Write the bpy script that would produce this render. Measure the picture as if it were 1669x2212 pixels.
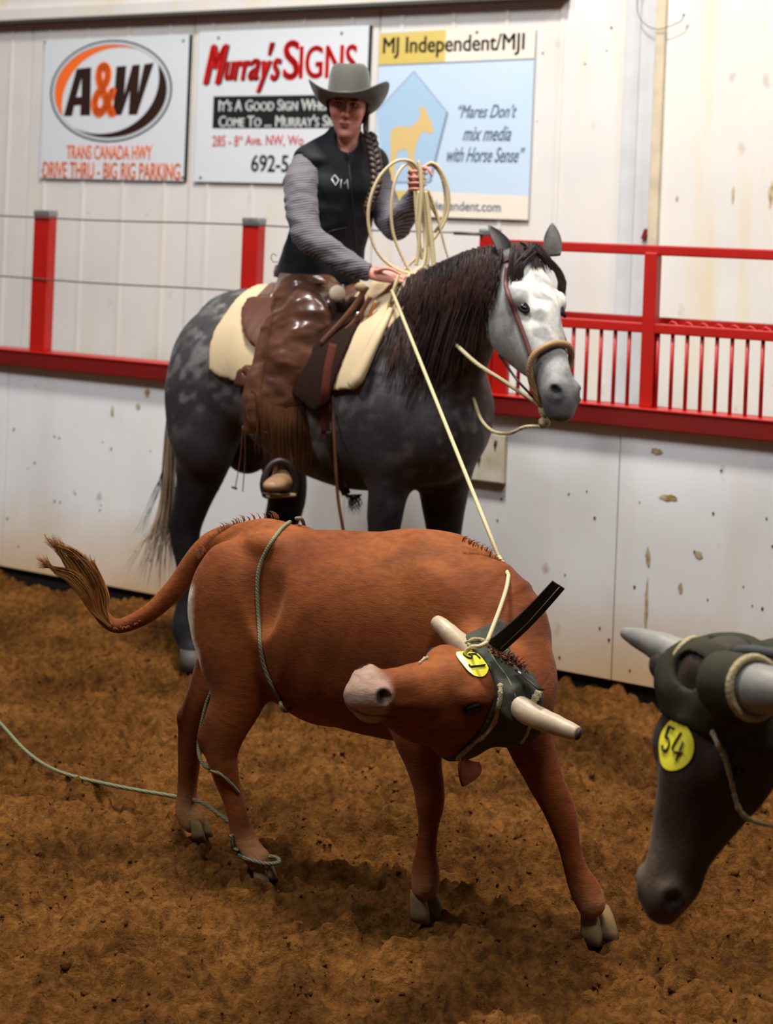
import bpy, bmesh, math, random
import numpy as np
from mathutils import Vector, Matrix
from mathutils.bvhtree import BVHTree

for o in list(bpy.data.objects): bpy.data.objects.remove(o)
S = bpy.context.scene
C = S.collection
random.seed(7); RNG = np.random.default_rng(7)

# ---------------------------------------------------------------- camera
F = 3600.0; CX = 834.5; CY = 518.0; CAMH = 1.8
TH = math.atan(0.04)
R_ = np.array([math.cos(TH), 0, math.sin(TH)])       # image right in the world
D_ = np.array([math.sin(TH), 0, -math.cos(TH)])      # image down in the world
V_ = np.array([0.0, 1.0, 0.0])
CAM = np.array([0, 0, CAMH])
cam = bpy.data.cameras.new('camera'); camo = bpy.data.objects.new('camera', cam); C.objects.link(camo)
cam.sensor_fit = 'HORIZONTAL'; cam.sensor_width = 36; cam.lens = F / 1669 * 36
cam.shift_y = -(1106 - CY) / 1669
camo.matrix_world = Matrix(((R_[0], -D_[0], -V_[0], CAM[0]), (R_[1], -D_[1], -V_[1], CAM[1]), (R_[2], -D_[2], -V_[2], CAM[2]), (0, 0, 0, 1)))
cam.dof.use_dof = True; cam.dof.focus_distance = 4.45; cam.dof.aperture_fstop = 4.0
cam.clip_end = 200
S.camera = camo
# ---------------------------------------------------------------- world, lamps, exposure
w = bpy.data.worlds.new('world'); S.world = w; w.use_nodes = True
w.node_tree.nodes['Background'].inputs[0].default_value = (0.80, 0.88, 1.0, 1)
w.node_tree.nodes['Background'].inputs[1].default_value = 0.09
def lamp(name, loc, target, size, power, col):
    l = bpy.data.lights.new(name, 'AREA'); l.shape = 'DISK'; l.size = size; l.energy = power; l.color = col
    o = bpy.data.objects.new(name, l); C.objects.link(o); o.location = loc
    o.rotation_euler = (Vector(target) - Vector(loc)).to_track_quat('-Z', 'Y').to_euler()
lamp('arena_lamp', (-.5, 5.3, 6.6), (.1, 4.9, 0), .8, 900, (1.0, .95, .88))
lamp('arena_lamp', (4.0, 4.2, 6.8), (1.5, 6.5, .6), 1.0, 320, (1.0, .96, .9))
lamp('arena_lamp', (-4.6, 3.6, 6.8), (-1.5, 8, 1.0), 1.2, 520, (.95, .97, 1.0))
lamp('arena_lamp', (0.7, 1.4, 7.0), (0.3, 6.6, 1.0), 1.4, 400, (.95, .97, 1.0))
S.view_settings.view_transform = 'Standard'; S.view_settings.look = 'None'
S.view_settings.gamma = 1; S.view_settings.use_curve_mapping = False
S.view_settings.exposure = -0.85

# ---------------------------------------------------------------- projection helpers (a pixel and a distance give a point of the place)
def P(px, py, d):
    return CAM + d * (V_ + (px - CX) / F * R_ + (py - CY) / F * D_)
def horizon(px): return CY + (px - CX) * math.tan(TH)
def proj(p):
    p = np.asarray(p) - CAM; d = p[..., 1]
    return CX + F * (p @ R_) / d, CY + F * (p @ D_) / d
def ground(px, py, z=0.0):
    r = V_ + (px - CX) / F * R_ + (py - CY) / F * D_
    return CAM + r * ((z - CAMH) / r[2])
def dirv(x, y, z):        # vector given as (image right, image down, away)
    return x * R_ + y * D_ + z * V_
def nrm(v):
    v = np.asarray(v, float); return v / np.linalg.norm(v)

# ---------------------------------------------------------------- materials
def lin(c):
    return tuple(((x / 255) / 12.92 if x / 255 <= .04045 else ((x / 255 + .055) / 1.055) ** 2.4) for x in c)
def mat(name, col, rough=.6, spec=.4, metal=0.0, attr=False, var=None, bump=None, coat=0.0, stretch=(1, 1, 1), sheen=0.0, wave=None):
    """col 0-255; var=(scale, amount, colour2); bump=(scale, strength, dist)"""
    m = bpy.data.materials.new(name); m.use_nodes = True; nt = m.node_tree; N = nt.nodes; L = nt.links
    b = N['Principled BSDF']
    b.inputs['Roughness'].default_value = rough; b.inputs['Specular IOR Level'].default_value = spec
    b.inputs['Metallic'].default_value = metal; b.inputs['Coat Weight'].default_value = coat; b.inputs['Coat Roughness'].default_value = .15
    b.inputs['Sheen Weight'].default_value = sheen; b.inputs['Sheen Roughness'].default_value = .4
    tc = N.new('ShaderNodeTexCoord'); mp = N.new('ShaderNodeMapping'); L.new(tc.outputs['Object'], mp.inputs[0]); mp.inputs['Scale'].default_value = stretch
    if attr:
        a = N.new('ShaderNodeAttribute'); a.attribute_name = 'Col'; cs = a.outputs['Color']
    else:
        a = N.new('ShaderNodeRGB'); a.outputs[0].default_value = (*lin(col), 1); cs = a.outputs[0]
    if var:
        nz = N.new('ShaderNodeTexNoise'); nz.inputs['Scale'].default_value = var[0]; nz.inputs['Detail'].default_value = 5; L.new(mp.outputs[0], nz.inputs[0])
        rp = N.new('ShaderNodeMapRange'); rp.inputs[1].default_value = .35; rp.inputs[2].default_value = .7; rp.inputs[4].default_value = var[1]; L.new(nz.outputs[0], rp.inputs[0])
        mx = N.new('ShaderNodeMix'); mx.data_type = 'RGBA'; L.new(rp.outputs[0], mx.inputs[0]); L.new(cs, mx.inputs[6])
        if attr:
            mx.blend_type = 'MULTIPLY'
        mx.inputs[7].default_value = (*lin(var[2]), 1); cs = mx.outputs[2]
    if wave:
        wv = N.new('ShaderNodeTexWave'); wv.inputs['Scale'].default_value = wave[0]; wv.bands_direction = wave[2]; wv.inputs['Distortion'].default_value = 2.0
        wv.inputs['Detail'].default_value = 2; L.new(mp.outputs[0], wv.inputs[0])
        m2 = N.new('ShaderNodeMix'); m2.data_type = 'RGBA'; L.new(wv.outputs['Fac'], m2.inputs[0]); L.new(cs, m2.inputs[6]); m2.inputs[7].default_value = (*lin(wave[1]), 1); cs = m2.outputs[2]
    L.new(cs, b.inputs['Base Color'])
    if bump:
        n2 = N.new('ShaderNodeTexNoise'); n2.inputs['Scale'].default_value = bump[0]; n2.inputs['Detail'].default_value = 6; L.new(mp.outputs[0], n2.inputs[0])
        bp = N.new('ShaderNodeBump'); bp.inputs['Strength'].default_value = bump[1]; bp.inputs['Distance'].default_value = bump[2]
        L.new(n2.outputs[0], bp.inputs['Height']); L.new(bp.outputs[0], b.inputs['Normal'])
    return m

# ---------------------------------------------------------------- object helpers
def link(name, me, m=None, parent=None, smooth=True):
    o = bpy.data.objects.new(name, me); C.objects.link(o)
    if m is not None:
        for mm in (m if isinstance(m, (list, tuple)) else [m]): me.materials.append(mm)
    if smooth and len(me.polygons):
        me.polygons.foreach_set('use_smooth', np.ones(len(me.polygons), bool))
    if parent is not None: o.parent = parent; o.matrix_parent_inverse = parent.matrix_world.inverted()
    return o
def empty(name, loc, label, cat, group=None, kind=None):
    o = bpy.data.objects.new(name, None); C.objects.link(o); o.location = tuple(loc); o.empty_display_size = .1
    o.matrix_world = Matrix.Translation(Vector(loc))
    tag(o, label, cat, group, kind); return o
def tag(o, label=None, cat=None, group=None, kind=None):
    if label: o['label'] = label
    if cat: o['category'] = cat
    if group: o['group'] = group
    if kind: o['kind'] = kind
    return o
def pymesh(name, vs, fs, m=None, parent=None, smooth=True, mats=None):
    me = bpy.data.meshes.new(name)
    me.from_pydata([tuple(map(float, v)) for v in vs], [], [tuple(int(i) for i in f) for f in fs]); me.update()
    o = link(name, me, m, parent, smooth)
    if mats is not None: me.polygons.foreach_set('material_index', np.asarray(mats, np.int32))
    return o
def fixn(o):
    bm = bmesh.new(); bm.from_mesh(o.data); bmesh.ops.recalc_face_normals(bm, faces=bm.faces); bm.to_mesh(o.data); bm.free(); return o
def boxm(c8):
    return c8, [(0, 1, 3, 2), (4, 6, 7, 5), (0, 4, 5, 1), (2, 3, 7, 6), (0, 2, 6, 4), (1, 5, 7, 3)]
def bevelbox(name, corners, m, parent=None, bev=.004):
    vs, fs = boxm(corners)
    bm = bmesh.new(); bv = [bm.verts.new(tuple(v)) for v in vs]
    for f in fs: bm.faces.new([bv[i] for i in f])
    bmesh.ops.recalc_face_normals(bm, faces=bm.faces)
    if bev: bmesh.ops.bevel(bm, geom=bm.edges[:], offset=bev, segments=2, profile=.6, affect='EDGES')
    me = bpy.data.meshes.new(name); bm.to_mesh(me); bm.free()
    return link(name, me, m, parent, smooth=False)
def catmull(pts, n=8, closed=False):
    pts = [np.asarray(p, float) for p in pts]; out = []
    k = len(pts)
    for i in range(k if closed else k - 1):
        if closed: a, b, c, d = pts[(i - 1) % k], pts[i], pts[(i + 1) % k], pts[(i + 2) % k]
        else: a, b, c, d = pts[max(i - 1, 0)], pts[i], pts[i + 1], pts[min(i + 2, k - 1)]
        for j in range(n):
            t = j / n
            out.append(.5 * ((2 * b) + (-a + c) * t + (2 * a - 5 * b + 4 * c - d) * t * t + (-a + 3 * b - 3 * c + d) * t ** 3))
    if not closed: out.append(pts[-1])
    return np.array(out)
def tube_geo(pts, rad, sides=8, flat=1.0, closed=False, cap=True, side=None):
    """tube along pts; rad scalar or list; flat squashes one axis"""
    pts = np.asarray(pts, float); n = len(pts); rad = np.broadcast_to(np.asarray(rad, float), (n,))
    if closed: T = np.roll(pts, -1, 0) - np.roll(pts, 1, 0)
    else: T = np.gradient(pts, axis=0)
    T /= np.linalg.norm(T, axis=1)[:, None] + 1e-12
    ref = np.array([0.13, .2, 1.0]) if abs(T[0][2]) < .9 else np.array([1.0, .1, 0])
    if side is not None: ref = np.asarray(side, float)
    u = np.cross(T[0], ref); u /= np.linalg.norm(u); vs = []
    for i in range(n):
        if side is not None and np.ndim(side) == 1: u = np.cross(T[i], ref)
        u = u - T[i] * (u @ T[i]); u /= np.linalg.norm(u) + 1e-12; v = np.cross(T[i], u)
        for k in range(sides):
            a = 2 * math.pi * k / sides
            vs.append(pts[i] + rad[i] * (math.cos(a) * u + flat * math.sin(a) * v))
    fs = []
    for i in range(n if closed else n - 1):
        j = (i + 1) % n
        for k in range(sides):
            k2 = (k + 1) % sides; fs.append((i * sides + k, i * sides + k2, j * sides + k2, j * sides + k))
    if not closed and cap:
        fs.append(tuple(range(sides - 1, -1, -1))); fs.append(tuple((n - 1) * sides + k for k in range(sides)))
    return vs, fs
def join_geo(lst):
    V, Fs, o = [], [], 0
    for v, f in lst:
        V.extend(v); Fs.extend([tuple(i + o for i in q) for q in f]); o += len(v)
    return V, Fs
def tube(name, pts, rad, m, parent=None, sides=8, **k):
    v, f = tube_geo(pts, rad, sides, **k); return pymesh(name, v, f, m, parent)
def ellipsoid_geo(c, ax, nu=16, nv=10):
    """ax: 3 vectors (half axes)"""
    vs = [c + ax[2]]; fs = []
    for i in range(1, nv):
        t = math.pi * i / nv
        for j in range(nu):
            a = 2 * math.pi * j / nu
            vs.append(c + math.sin(t) * (math.cos(a) * ax[0] + math.sin(a) * ax[1]) + math.cos(t) * ax[2])
    vs.append(c - ax[2]); n = len(vs) - 1
    for j in range(nu):
        k = (j + 1) % nu; fs.append((0, 1 + j, 1 + k)); fs.append((n, n - nu + k, n - nu + j))
        for i in range(nv - 2):
            a = 1 + i * nu; fs.append((a + j, a + nu + j, a + nu + k, a + k))
    return vs, fs

# ---------------------------------------------------------------- noise
def vnoise(x, y, seed):
    r = np.random.default_rng(seed); T = r.random((256, 256)).astype(np.float32)
    xi = np.floor(x).astype(int); yi = np.floor(y).astype(int); fx = x - xi; fy = y - yi
    fx = fx * fx * (3 - 2 * fx); fy = fy * fy * (3 - 2 * fy)
    a = T[xi & 255, yi & 255]; b = T[(xi + 1) & 255, yi & 255]; c = T[xi & 255, (yi + 1) & 255]; d = T[(xi + 1) & 255, (yi + 1) & 255]
    return a + (b - a) * fx + (c - a) * fy + (a - b - c + d) * fx * fy
def n3(p, s, seed=0):
    """cheap smooth 3-D noise 0..1"""
    p = np.asarray(p) * s
    return (vnoise(p[..., 0] + 9.3, p[..., 1] + 3 * p[..., 2] * .37, seed) + vnoise(p[..., 1] + 17, p[..., 2] - .4 * p[..., 0], seed + 1) + vnoise(p[..., 2] + 31, p[..., 0] + .3 * p[..., 1], seed + 2)) / 3
def ss(a, b, x):
    t = np.clip((x - a) / (b - a), 0, 1); return t * t * (3 - 2 * t)

# ---------------------------------------------------------------- smooth solid fields and their surface
class Field:
    def __init__(s, lo, hi, h):
        s.h = h; s.lo = np.array(lo, float); s.n = (np.ceil((np.array(hi) - s.lo) / h).astype(int) + 1)
        s.f = np.full(tuple(s.n), 9.0, np.float32)
    def sub(s, lo, hi):
        a = np.clip(np.floor((lo - s.lo) / s.h).astype(int), 0, s.n); b = np.clip(np.ceil((hi - s.lo) / s.h).astype(int) + 1, 0, s.n)
        if np.any(b - a < 1): return None, None
        sl = tuple(slice(i, j) for i, j in zip(a, b))
        g = [(s.lo[k] + s.h * np.arange(a[k], b[k])).astype(np.float32) for k in range(3)]
        return sl, g
    def comb(s, sl, d, k, sign=1):
        a = s.f[sl]
        if sign < 0: a = -a
        if k <= 0: r = np.minimum(a, d)
        else:
            hh = np.clip(.5 + .5 * (a - d) / k, 0, 1); r = a * (1 - hh) + d * hh - k * hh * (1 - hh)
        s.f[sl] = r if sign > 0 else -r
    def cone(s, secs, k=.02, sign=1):
        """secs: list (centre, ra, rb, dirA)  one segment pair list -> union over pairs, then blended in"""
        P0 = np.array([q[0] for q in secs]); rm = max(max(q[1], q[2]) for q in secs)
        mg = rm + k + 2 * s.h
        sl, g = s.sub(P0.min(0) - mg, P0.max(0) + mg)
        if sl is None: return
        shp = tuple(len(q) for q in g); D = np.full(shp, 9.0, np.float32)
        for q0, q1 in zip(secs[:-1], secs[1:]):
            c0, c1 = q0[0], q1[0]; r = max(q0[1], q0[2], q1[1], q1[2]) + k + 2 * s.h
            lo = np.minimum(c0, c1) - r; hi = np.maximum(c0, c1) + r
            a = [int(np.searchsorted(g[i], lo[i])) for i in range(3)]; b = [int(np.searchsorted(g[i], hi[i])) for i in range(3)]
            if min(b[i] - a[i] for i in range(3)) < 1: continue
            X = g[0][a[0]:b[0], None, None] - c0[0]; Y = g[1][None, a[1]:b[1], None] - c0[1]; Z = g[2][None, None, a[2]:b[2]] - c0[2]
            ax = c1 - c0; L = np.linalg.norm(ax) + 1e-9; t = ax / L
            u = (X * t[0] + Y * t[1] + Z * t[2]) / L; tt = np.clip(u, 0, 1)
            da = q0[3] - t * (q0[3] @ t); da = da / (np.linalg.norm(da) + 1e-9); db = np.cross(t, da)
            qa = X * da[0] + Y * da[1] + Z * da[2]; qb = X * db[0] + Y * db[1] + Z * db[2]; qt = (u - tt) * L
            ra = q0[1] + (q1[1] - q0[1]) * tt; rb = q0[2] + (q1[2] - q0[2]) * tt
            kk = np.sqrt((qa / ra) ** 2 + (qb / rb) ** 2 + (qt / np.minimum(ra, rb)) ** 2) + 1e-6
            d = (kk - 1) * np.sqrt(qa * qa + qb * qb + qt * qt + 1e-9) / kk
            ss_ = (slice(a[0], b[0]), slice(a[1], b[1]), slice(a[2], b[2])); D[ss_] = np.minimum(D[ss_], d)
        s.comb(sl, D, k, sign)
    def chain(s, pts, k=.02, sub=4, dirA=None, sign=1):
        """pts: list (point, ra[, rb]); smooth spline through"""
        dA = np.array([0.0, 1.0, 0.0]) if dirA is None else np.asarray(dirA, float)
        rows = [np.array([*p[0], p[1], p[2] if len(p) > 2 else p[1]]) for p in pts]
        cr = catmull(rows, sub) if len(rows) > 2 else np.array(rows)
        s.cone([(r[:3], max(r[3], .001), max(r[4], .001), dA) for r in cr], k, sign)
    def ell(s, c, r, ax=None, k=.02, sign=1):
        c = np.asarray(c, float); ax = np.eye(3) if ax is None else np.array([nrm(a) for a in ax]); rm = max(r) + k + 2 * s.h
        sl, g = s.sub(c - rm, c + rm)
        if sl is None: return
        X = g[0][:, None, None] - c[0]; Y = g[1][None, :, None] - c[1]; Z = g[2][None, None, :] - c[2]
        q = [X * a[0] + Y * a[1] + Z * a[2] for a in ax]
        kk = np.sqrt(sum((q[i] / r[i]) ** 2 for i in range(3))) + 1e-6
        d = (kk - 1) * np.sqrt(sum(q[i] ** 2 for i in range(3)) + 1e-9) / kk
        s.comb(sl, d.astype(np.float32), k, sign)
    def pts(s):
        g = [(s.lo[k] + s.h * np.arange(s.n[k])).astype(np.float32) for k in range(3)]
        return g[0][:, None, None], g[1][None, :, None], g[2][None, None, :]
    def coords(s, o, ax):
        """coordinates of every grid node in a frame (o, three axes)"""
        X, Y, Z = s.pts(); o = np.asarray(o, float)
        return [((X - o[0]) * a[0] + (Y - o[1]) * a[1] + (Z - o[2]) * a[2]).astype(np.float32) for a in ax]
    def crop(s, lo, hi):
        r = Field.__new__(Field); sl, g = s.sub(np.array(lo, float), np.array(hi, float)); r.h = s.h; r.f = s.f[sl].copy()
        r.n = np.array(r.f.shape); r.lo = np.array([q[0] for q in g], float); return r
    def mesh(s, name, m, parent=None, colf=None, smooth_it=2, keep_big=False):
        f = s.f; sg = f < 0; h = s.h
        c = sg[:-1, :-1, :-1].astype(np.int8)
        cnt = sum(sg[i:sg.shape[0] - 1 + i, j:sg.shape[1] - 1 + j, k:sg.shape[2] - 1 + k].astype(np.int8) for i in (0, 1) for j in (0, 1) for k in (0, 1))
        act = (cnt > 0) & (cnt < 8); ii, jj, kk = np.nonzero(act); n = len(ii)
        ids = np.full(act.shape, -1, np.int32); ids[act] = np.arange(n)
        co = {}
        for i in (0, 1):
            for j in (0, 1):
                for k in (0, 1): co[i, j, k] = f[ii + i, jj + j, kk + k]
        acc = np.zeros((n, 3)); wt = np.zeros(n)
        for a in co:
            for d in range(3):
                if a[d] == 0:
                    b = list(a); b[d] = 1; b = tuple(b); fa, fb = co[a], co[b]; cr = (fa < 0) != (fb < 0)
                    t = np.where(cr, fa / np.where(cr, fa - fb, 1), 0)
                    pnt = np.zeros((n, 3)); pnt[:] = a; pnt[:, d] += t
                    acc += pnt * cr[:, None]; wt += cr
        V = (acc / wt[:, None] + np.stack([ii, jj, kk], 1)) * h + s.lo
        Q = []
        e = sg[:-1] != sg[1:]; e[:, [0, -1], :] = False; e[:, :, [0, -1]] = False; x, y, z = np.nonzero(e)
        fl = sg[x, y, z]; q = np.stack([ids[x, y - 1, z - 1], ids[x, y, z - 1], ids[x, y, z], ids[x, y - 1, z]], 1); q[~fl] = q[~fl][:, ::-1]; Q.append(q)
        e = sg[:, :-1] != sg[:, 1:]; e[[0, -1]] = False; e[:, :, [0, -1]] = False; x, y, z = np.nonzero(e)
        fl = sg[x, y, z]; q = np.stack([ids[x - 1, y, z - 1], ids[x - 1, y, z], ids[x, y, z], ids[x, y, z - 1]], 1); q[~fl] = q[~fl][:, ::-1]; Q.append(q)
        e = sg[:, :, :-1] != sg[:, :, 1:]; e[[0, -1]] = False; e[:, [0, -1]] = False; x, y, z = np.nonzero(e)
        fl = sg[x, y, z]; q = np.stack([ids[x - 1, y - 1, z], ids[x, y - 1, z], ids[x, y, z], ids[x - 1, y, z]], 1); q[~fl] = q[~fl][:, ::-1]; Q.append(q)
        Q = np.concatenate(Q); Q = Q[(Q >= 0).all(1)]
        for _ in range(smooth_it):
            A = np.zeros_like(V); W = np.zeros(n)
            for a, b in ((0, 1), (1, 2), (2, 3), (3, 0)):
                for u, v in ((a, b), (b, a)):
                    for d in range(3): A[:, d] += np.bincount(Q[:, u], V[Q[:, v], d], n)
                    W += np.bincount(Q[:, u], minlength=n)
            V = np.where(W[:, None] > 0, .5 * V + .5 * A / np.maximum(W, 1)[:, None], V)
        me = bpy.data.meshes.new(name); me.vertices.add(n); me.vertices.foreach_set('co', V.ravel())
        me.loops.add(len(Q) * 4); me.loops.foreach_set('vertex_index', Q.ravel().astype(np.int32))
        me.polygons.add(len(Q)); me.polygons.foreach_set('loop_start', np.arange(len(Q), dtype=np.int32) * 4)
        me.update(calc_edges=True)
        if colf is not None:
            nn = np.zeros(n * 3); me.vertices.foreach_get('normal', nn)
            col = np.ones((n, 4)); col[:, :3] = colf(V, nn.reshape(-1, 3))
            at = me.color_attributes.new('Col', 'FLOAT_COLOR', 'POINT'); at.data.foreach_set('color', col.ravel())
        o = link(name, me, m, parent); s.V = V; s.Q = Q; s.obj = o
        return o
    def bvh(s):
        return BVHTree.FromPolygons([tuple(v) for v in s.V], [tuple(int(i) for i in q) for q in s.Q])
def folds(f, amp, fr, seed, st=(1, 1, 1.6), band=.03):
    V = np.argwhere(np.abs(f.f) < band); w_ = V * f.h + f.lo
    nz = (np.abs(n3(w_ * np.array(st), fr, seed) - .5) * 2 - .4) * amp + (n3(w_ * np.array(st), fr * 2.3, seed + 5) - .5) * amp * .7
    f.f[V[:, 0], V[:, 1], V[:, 2]] += nz.astype(np.float32)
def poly_sd(x, y, poly):
    """signed distance to a 2-D polygon, negative inside"""
    d = np.full(np.broadcast(x, y).shape, 1e9, np.float32); ins = np.zeros(d.shape, bool); n = len(poly)
    for i in range(n):
        ax, ay = poly[i]; bx, by = poly[(i + 1) % n]; ex, ey = bx - ax, by - ay
        wx, wy = x - ax, y - ay; t = np.clip((wx * ex + wy * ey) / (ex * ex + ey * ey + 1e-12), 0, 1)
        d = np.minimum(d, (wx - ex * t) ** 2 + (wy - ey * t) ** 2)
        c = ((ay > y) != (by > y)) & (x < (bx - ax) * (y - ay) / (by - ay + 1e-12) + ax); ins ^= c
    d = np.sqrt(d); return np.where(ins, -d, d)
def drape(bvh, px, py, off=0.0, fallback=None):
    """the point of a body's skin seen along a direction from the viewer's stand, lifted by off"""
    r = V_ + (px - CX) / F * R_ + (py - CY) / F * D_; r = r / np.linalg.norm(r)
    loc, nor, i, d = bvh.ray_cast(Vector(CAM), Vector(r), 30)
    if loc is None: return None
    nor = np.array(nor)
    if nor @ r > 0: nor = -nor
    return np.array(loc) + nor * off
def drapes(bvh, pts, off=0.0, n=6, dflt=None):
    out = []
    last = None
    for q in catmull([np.array(p, float) for p in pts], n):
        p = drape(bvh, q[0], q[1], off)
        if p is None:
            if dflt is None and last is None: continue
            dd = dflt if dflt is not None else last; p = P(q[0], q[1], dd)
        else: last = p[1]
        out.append(p)
    return np.array(out)
# ================================================================ the setting
G0 = ground(0, 1235); G1 = ground(1440, 1508)
WD = nrm(G1 - G0); WD[2] = 0; WD = nrm(WD)
WN = np.array([WD[1], -WD[0], 0.0])          # towards the viewer
WO = ground(834, 1235 + .19 * 834)
WO = G0 + WD * ((WO - G0) @ WD)
def W(s, z, off=0.0): return WO + WD * s + WN * off + np.array([0, 0, z])
def p2w(px, py, off=0.0):
    r = V_ + (px - CX) / F * R_ + (py - CY) / F * D_
    t = ((WO + WN * off - CAM) @ WN) / (r @ WN); q = CAM + r * t
    return (q - WO) @ WD, q[2]
def wbox(name, s0, s1, z0, z1, o0, o1, m, parent=None, bev=.004):
    return bevelbox(name, [W(s, z, o) for s in (s0, s1) for z in (z0, z1) for o in (o0, o1)], m, parent, bev)
UP = -1.0                                    # the building's wall stands a metre behind the kickboards

# ---- dirt
def dirt_h(x, y):
    b = .05 * (vnoise(x * 1.1, y * 1.1, 1) - .5) + .05 * (vnoise(x * 2.7 + 5, y * 2.7, 2) - .5)
    wx = x + .05 * vnoise(x * 6, y * 6, 21); wy = y + .05 * vnoise(x * 6 + 9, y * 6, 22)
    a = np.abs(vnoise(wx * 7, wy * 7, 3) - .5) * 2; b += .045 * (a - .5)
    a = np.abs(vnoise(wx * 15, wy * 15, 4) - .5) * 2; b += .034 * (a - .4)
    a = vnoise(wx * 31, wy * 31, 5); b += .026 * (ss(.4, .75, a) - .4)
    a = vnoise(wx * 62, wy * 62, 6); b += .014 * (ss(.4, .75, a) - .4)
    a = vnoise(wx * 120, wy * 120, 16); b += .006 * (a - .5)
    pit = vnoise(wx * 5 + 3, wy * 5 + 8, 7); b -= .05 * ss(.72, .92, pit)
    return b * .85
def build_floor():
    h = .0085
    xs = np.arange(-2.6, 2.6, h); ys = np.arange(3.3, 9.6, h); X, Y = np.meshgrid(xs, ys)
    Z = dirt_h(X, Y) - .012
    n, m_ = X.shape; v = np.stack([X, Y, Z], -1).reshape(-1, 3).astype(np.float32)
    me = bpy.data.meshes.new('floor'); me.vertices.add(len(v)); me.vertices.foreach_set('co', v.ravel())
    i = (np.arange(n - 1)[:, None] * m_ + np.arange(m_ - 1)).ravel(); q = np.stack([i, i + 1, i + m_ + 1, i + m_], 1).astype(np.int32)
    me.loops.add(q.size); me.loops.foreach_set('vertex_index', q.ravel()); me.polygons.add(len(q)); me.polygons.foreach_set('loop_start', np.arange(len(q), dtype=np.int32) * 4); me.update(calc_edges=True)
    return me
def dirt_mat():
    m = bpy.data.materials.new('arena_dirt'); m.use_nodes = True; nt = m.node_tree; N = nt.nodes; L = nt.links; b = N['Principled BSDF']
    b.inputs['Roughness'].default_value = .93; b.inputs['Specular IOR Level'].default_value = .08
    tc = N.new('ShaderNodeTexCoord')
    def noise(sc, det=6): 
        n = N.new('ShaderNodeTexNoise'); n.inputs['Scale'].default_value = sc; n.inputs['Detail'].default_value = det; n.inputs['Roughness'].default_value = .65; L.new(tc.outputs['Object'], n.inputs[0]); return n
    n1 = noise(2.2); n2 = noise(34); n3_ = noise(120)
    cr = N.new('ShaderNodeValToRGB'); L.new(n1.outputs[0], cr.inputs[0])
    e = cr.color_ramp.elements; e[0].position = .34; e[0].color = (*lin((90, 54, 18)), 1); e[1].position = .66; e[1].color = (*lin((140, 92, 42)), 1)
    cr2 = N.new('ShaderNodeValToRGB'); L.new(n2.outputs[0], cr2.inputs[0]); e = cr2.color_ramp.elements
    e[0].position = .36; e[0].color = (.26, .24, .21, 1); e[1].position = .62; e[1].color = (1.1, 1.1, 1.1, 1)
    mx = N.new('ShaderNodeMix'); mx.data_type = 'RGBA'; mx.blend_type = 'MULTIPLY'; mx.inputs[0].default_value = .75; L.new(cr.outputs[0], mx.inputs[6]); L.new(cr2.outputs[0], mx.inputs[7])
    # pale chips of shaving
    vo = N.new('ShaderNodeTexVoronoi'); vo.inputs['Scale'].default_value = 34; L.new(tc.outputs['Object'], vo.inputs[0])
    lt = N.new('ShaderNodeMath'); lt.operation = 'LESS_THAN'; lt.inputs[1].default_value = .05; L.new(vo.outputs['Distance'], lt.inputs[0])
    m3 = N.new('ShaderNodeMix'); m3.data_type = 'RGBA'; L.new(lt.outputs[0], m3.inputs[0]); L.new(mx.outputs[2], m3.inputs[6]); m3.inputs[7].default_value = (*lin((150, 118, 74)), 1)
    L.new(m3.outputs[2], b.inputs['Base Color'])
    ad = N.new('ShaderNodeMath'); ad.operation = 'ADD'; L.new(n2.outputs[0], ad.inputs[0]); L.new(n3_.outputs[0], ad.inputs[1])
    bp = N.new('ShaderNodeBump'); bp.inputs['Strength'].default_value = .9; bp.inputs['Distance'].default_value = .016; L.new(ad.outputs[0], bp.inputs['Height']); L.new(bp.outputs[0], b.inputs['Normal'])
    return m
MDIRT = dirt_mat()
fl = link('floor', build_floor(), MDIRT); tag(fl, kind='structure')
# plain ground running on past the finely worked patch
vs = []; fs = []
for (x0, x1, y0, y1) in ((-16, -2.59, -3, 22), (2.59, 16, -3, 22), (-2.6, 2.6, -3, 3.31), (-2.6, 2.6, 9.58, 22)):
    k = len(vs); vs += [(x0, y0, -.02), (x1, y0, -.02), (x1, y1, -.02), (x0, y1, -.02)]; fs.append((k, k + 1, k + 2, k + 3))
tag(pymesh('floor', vs, fs, MDIRT, smooth=False), kind='structure')
# loose clods: uncountable, one object
def clods():
    lst = []; r = np.random.default_rng(5)
    ico = bmesh.new(); bmesh.ops.create_icosphere(ico, subdivisions=1, radius=1); bv = np.array([v.co[:] for v in ico.verts]); bf = [tuple(v.index for v in f.verts) for f in ico.faces]; ico.free()
    for i in range(5200):
        x = r.uniform(-2.1, 2.1); y = r.uniform(3.5, 8.4)
        if (np.array([x, y, 0]) - WO) @ WN < .06: continue
        s = r.uniform(.0025, .006) * (2.2 if r.random() < .06 else 1); z = float(dirt_h(np.array([x]), np.array([y]))[0]) - .012
        v = bv * (s * r.uniform(.7, 1.3, 3)) * (1 + .4 * r.standard_normal((len(bv), 1))) + np.array([x, y, z + s * .3]); lst.append((list(v), bf))
    return join_geo(lst)
v, f = clods(); tag(pymesh('dirt_clods', v, f, MDIRT), 'loose brown clods scattered all over the churned arena dirt', 'dirt', kind='stuff')

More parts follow.
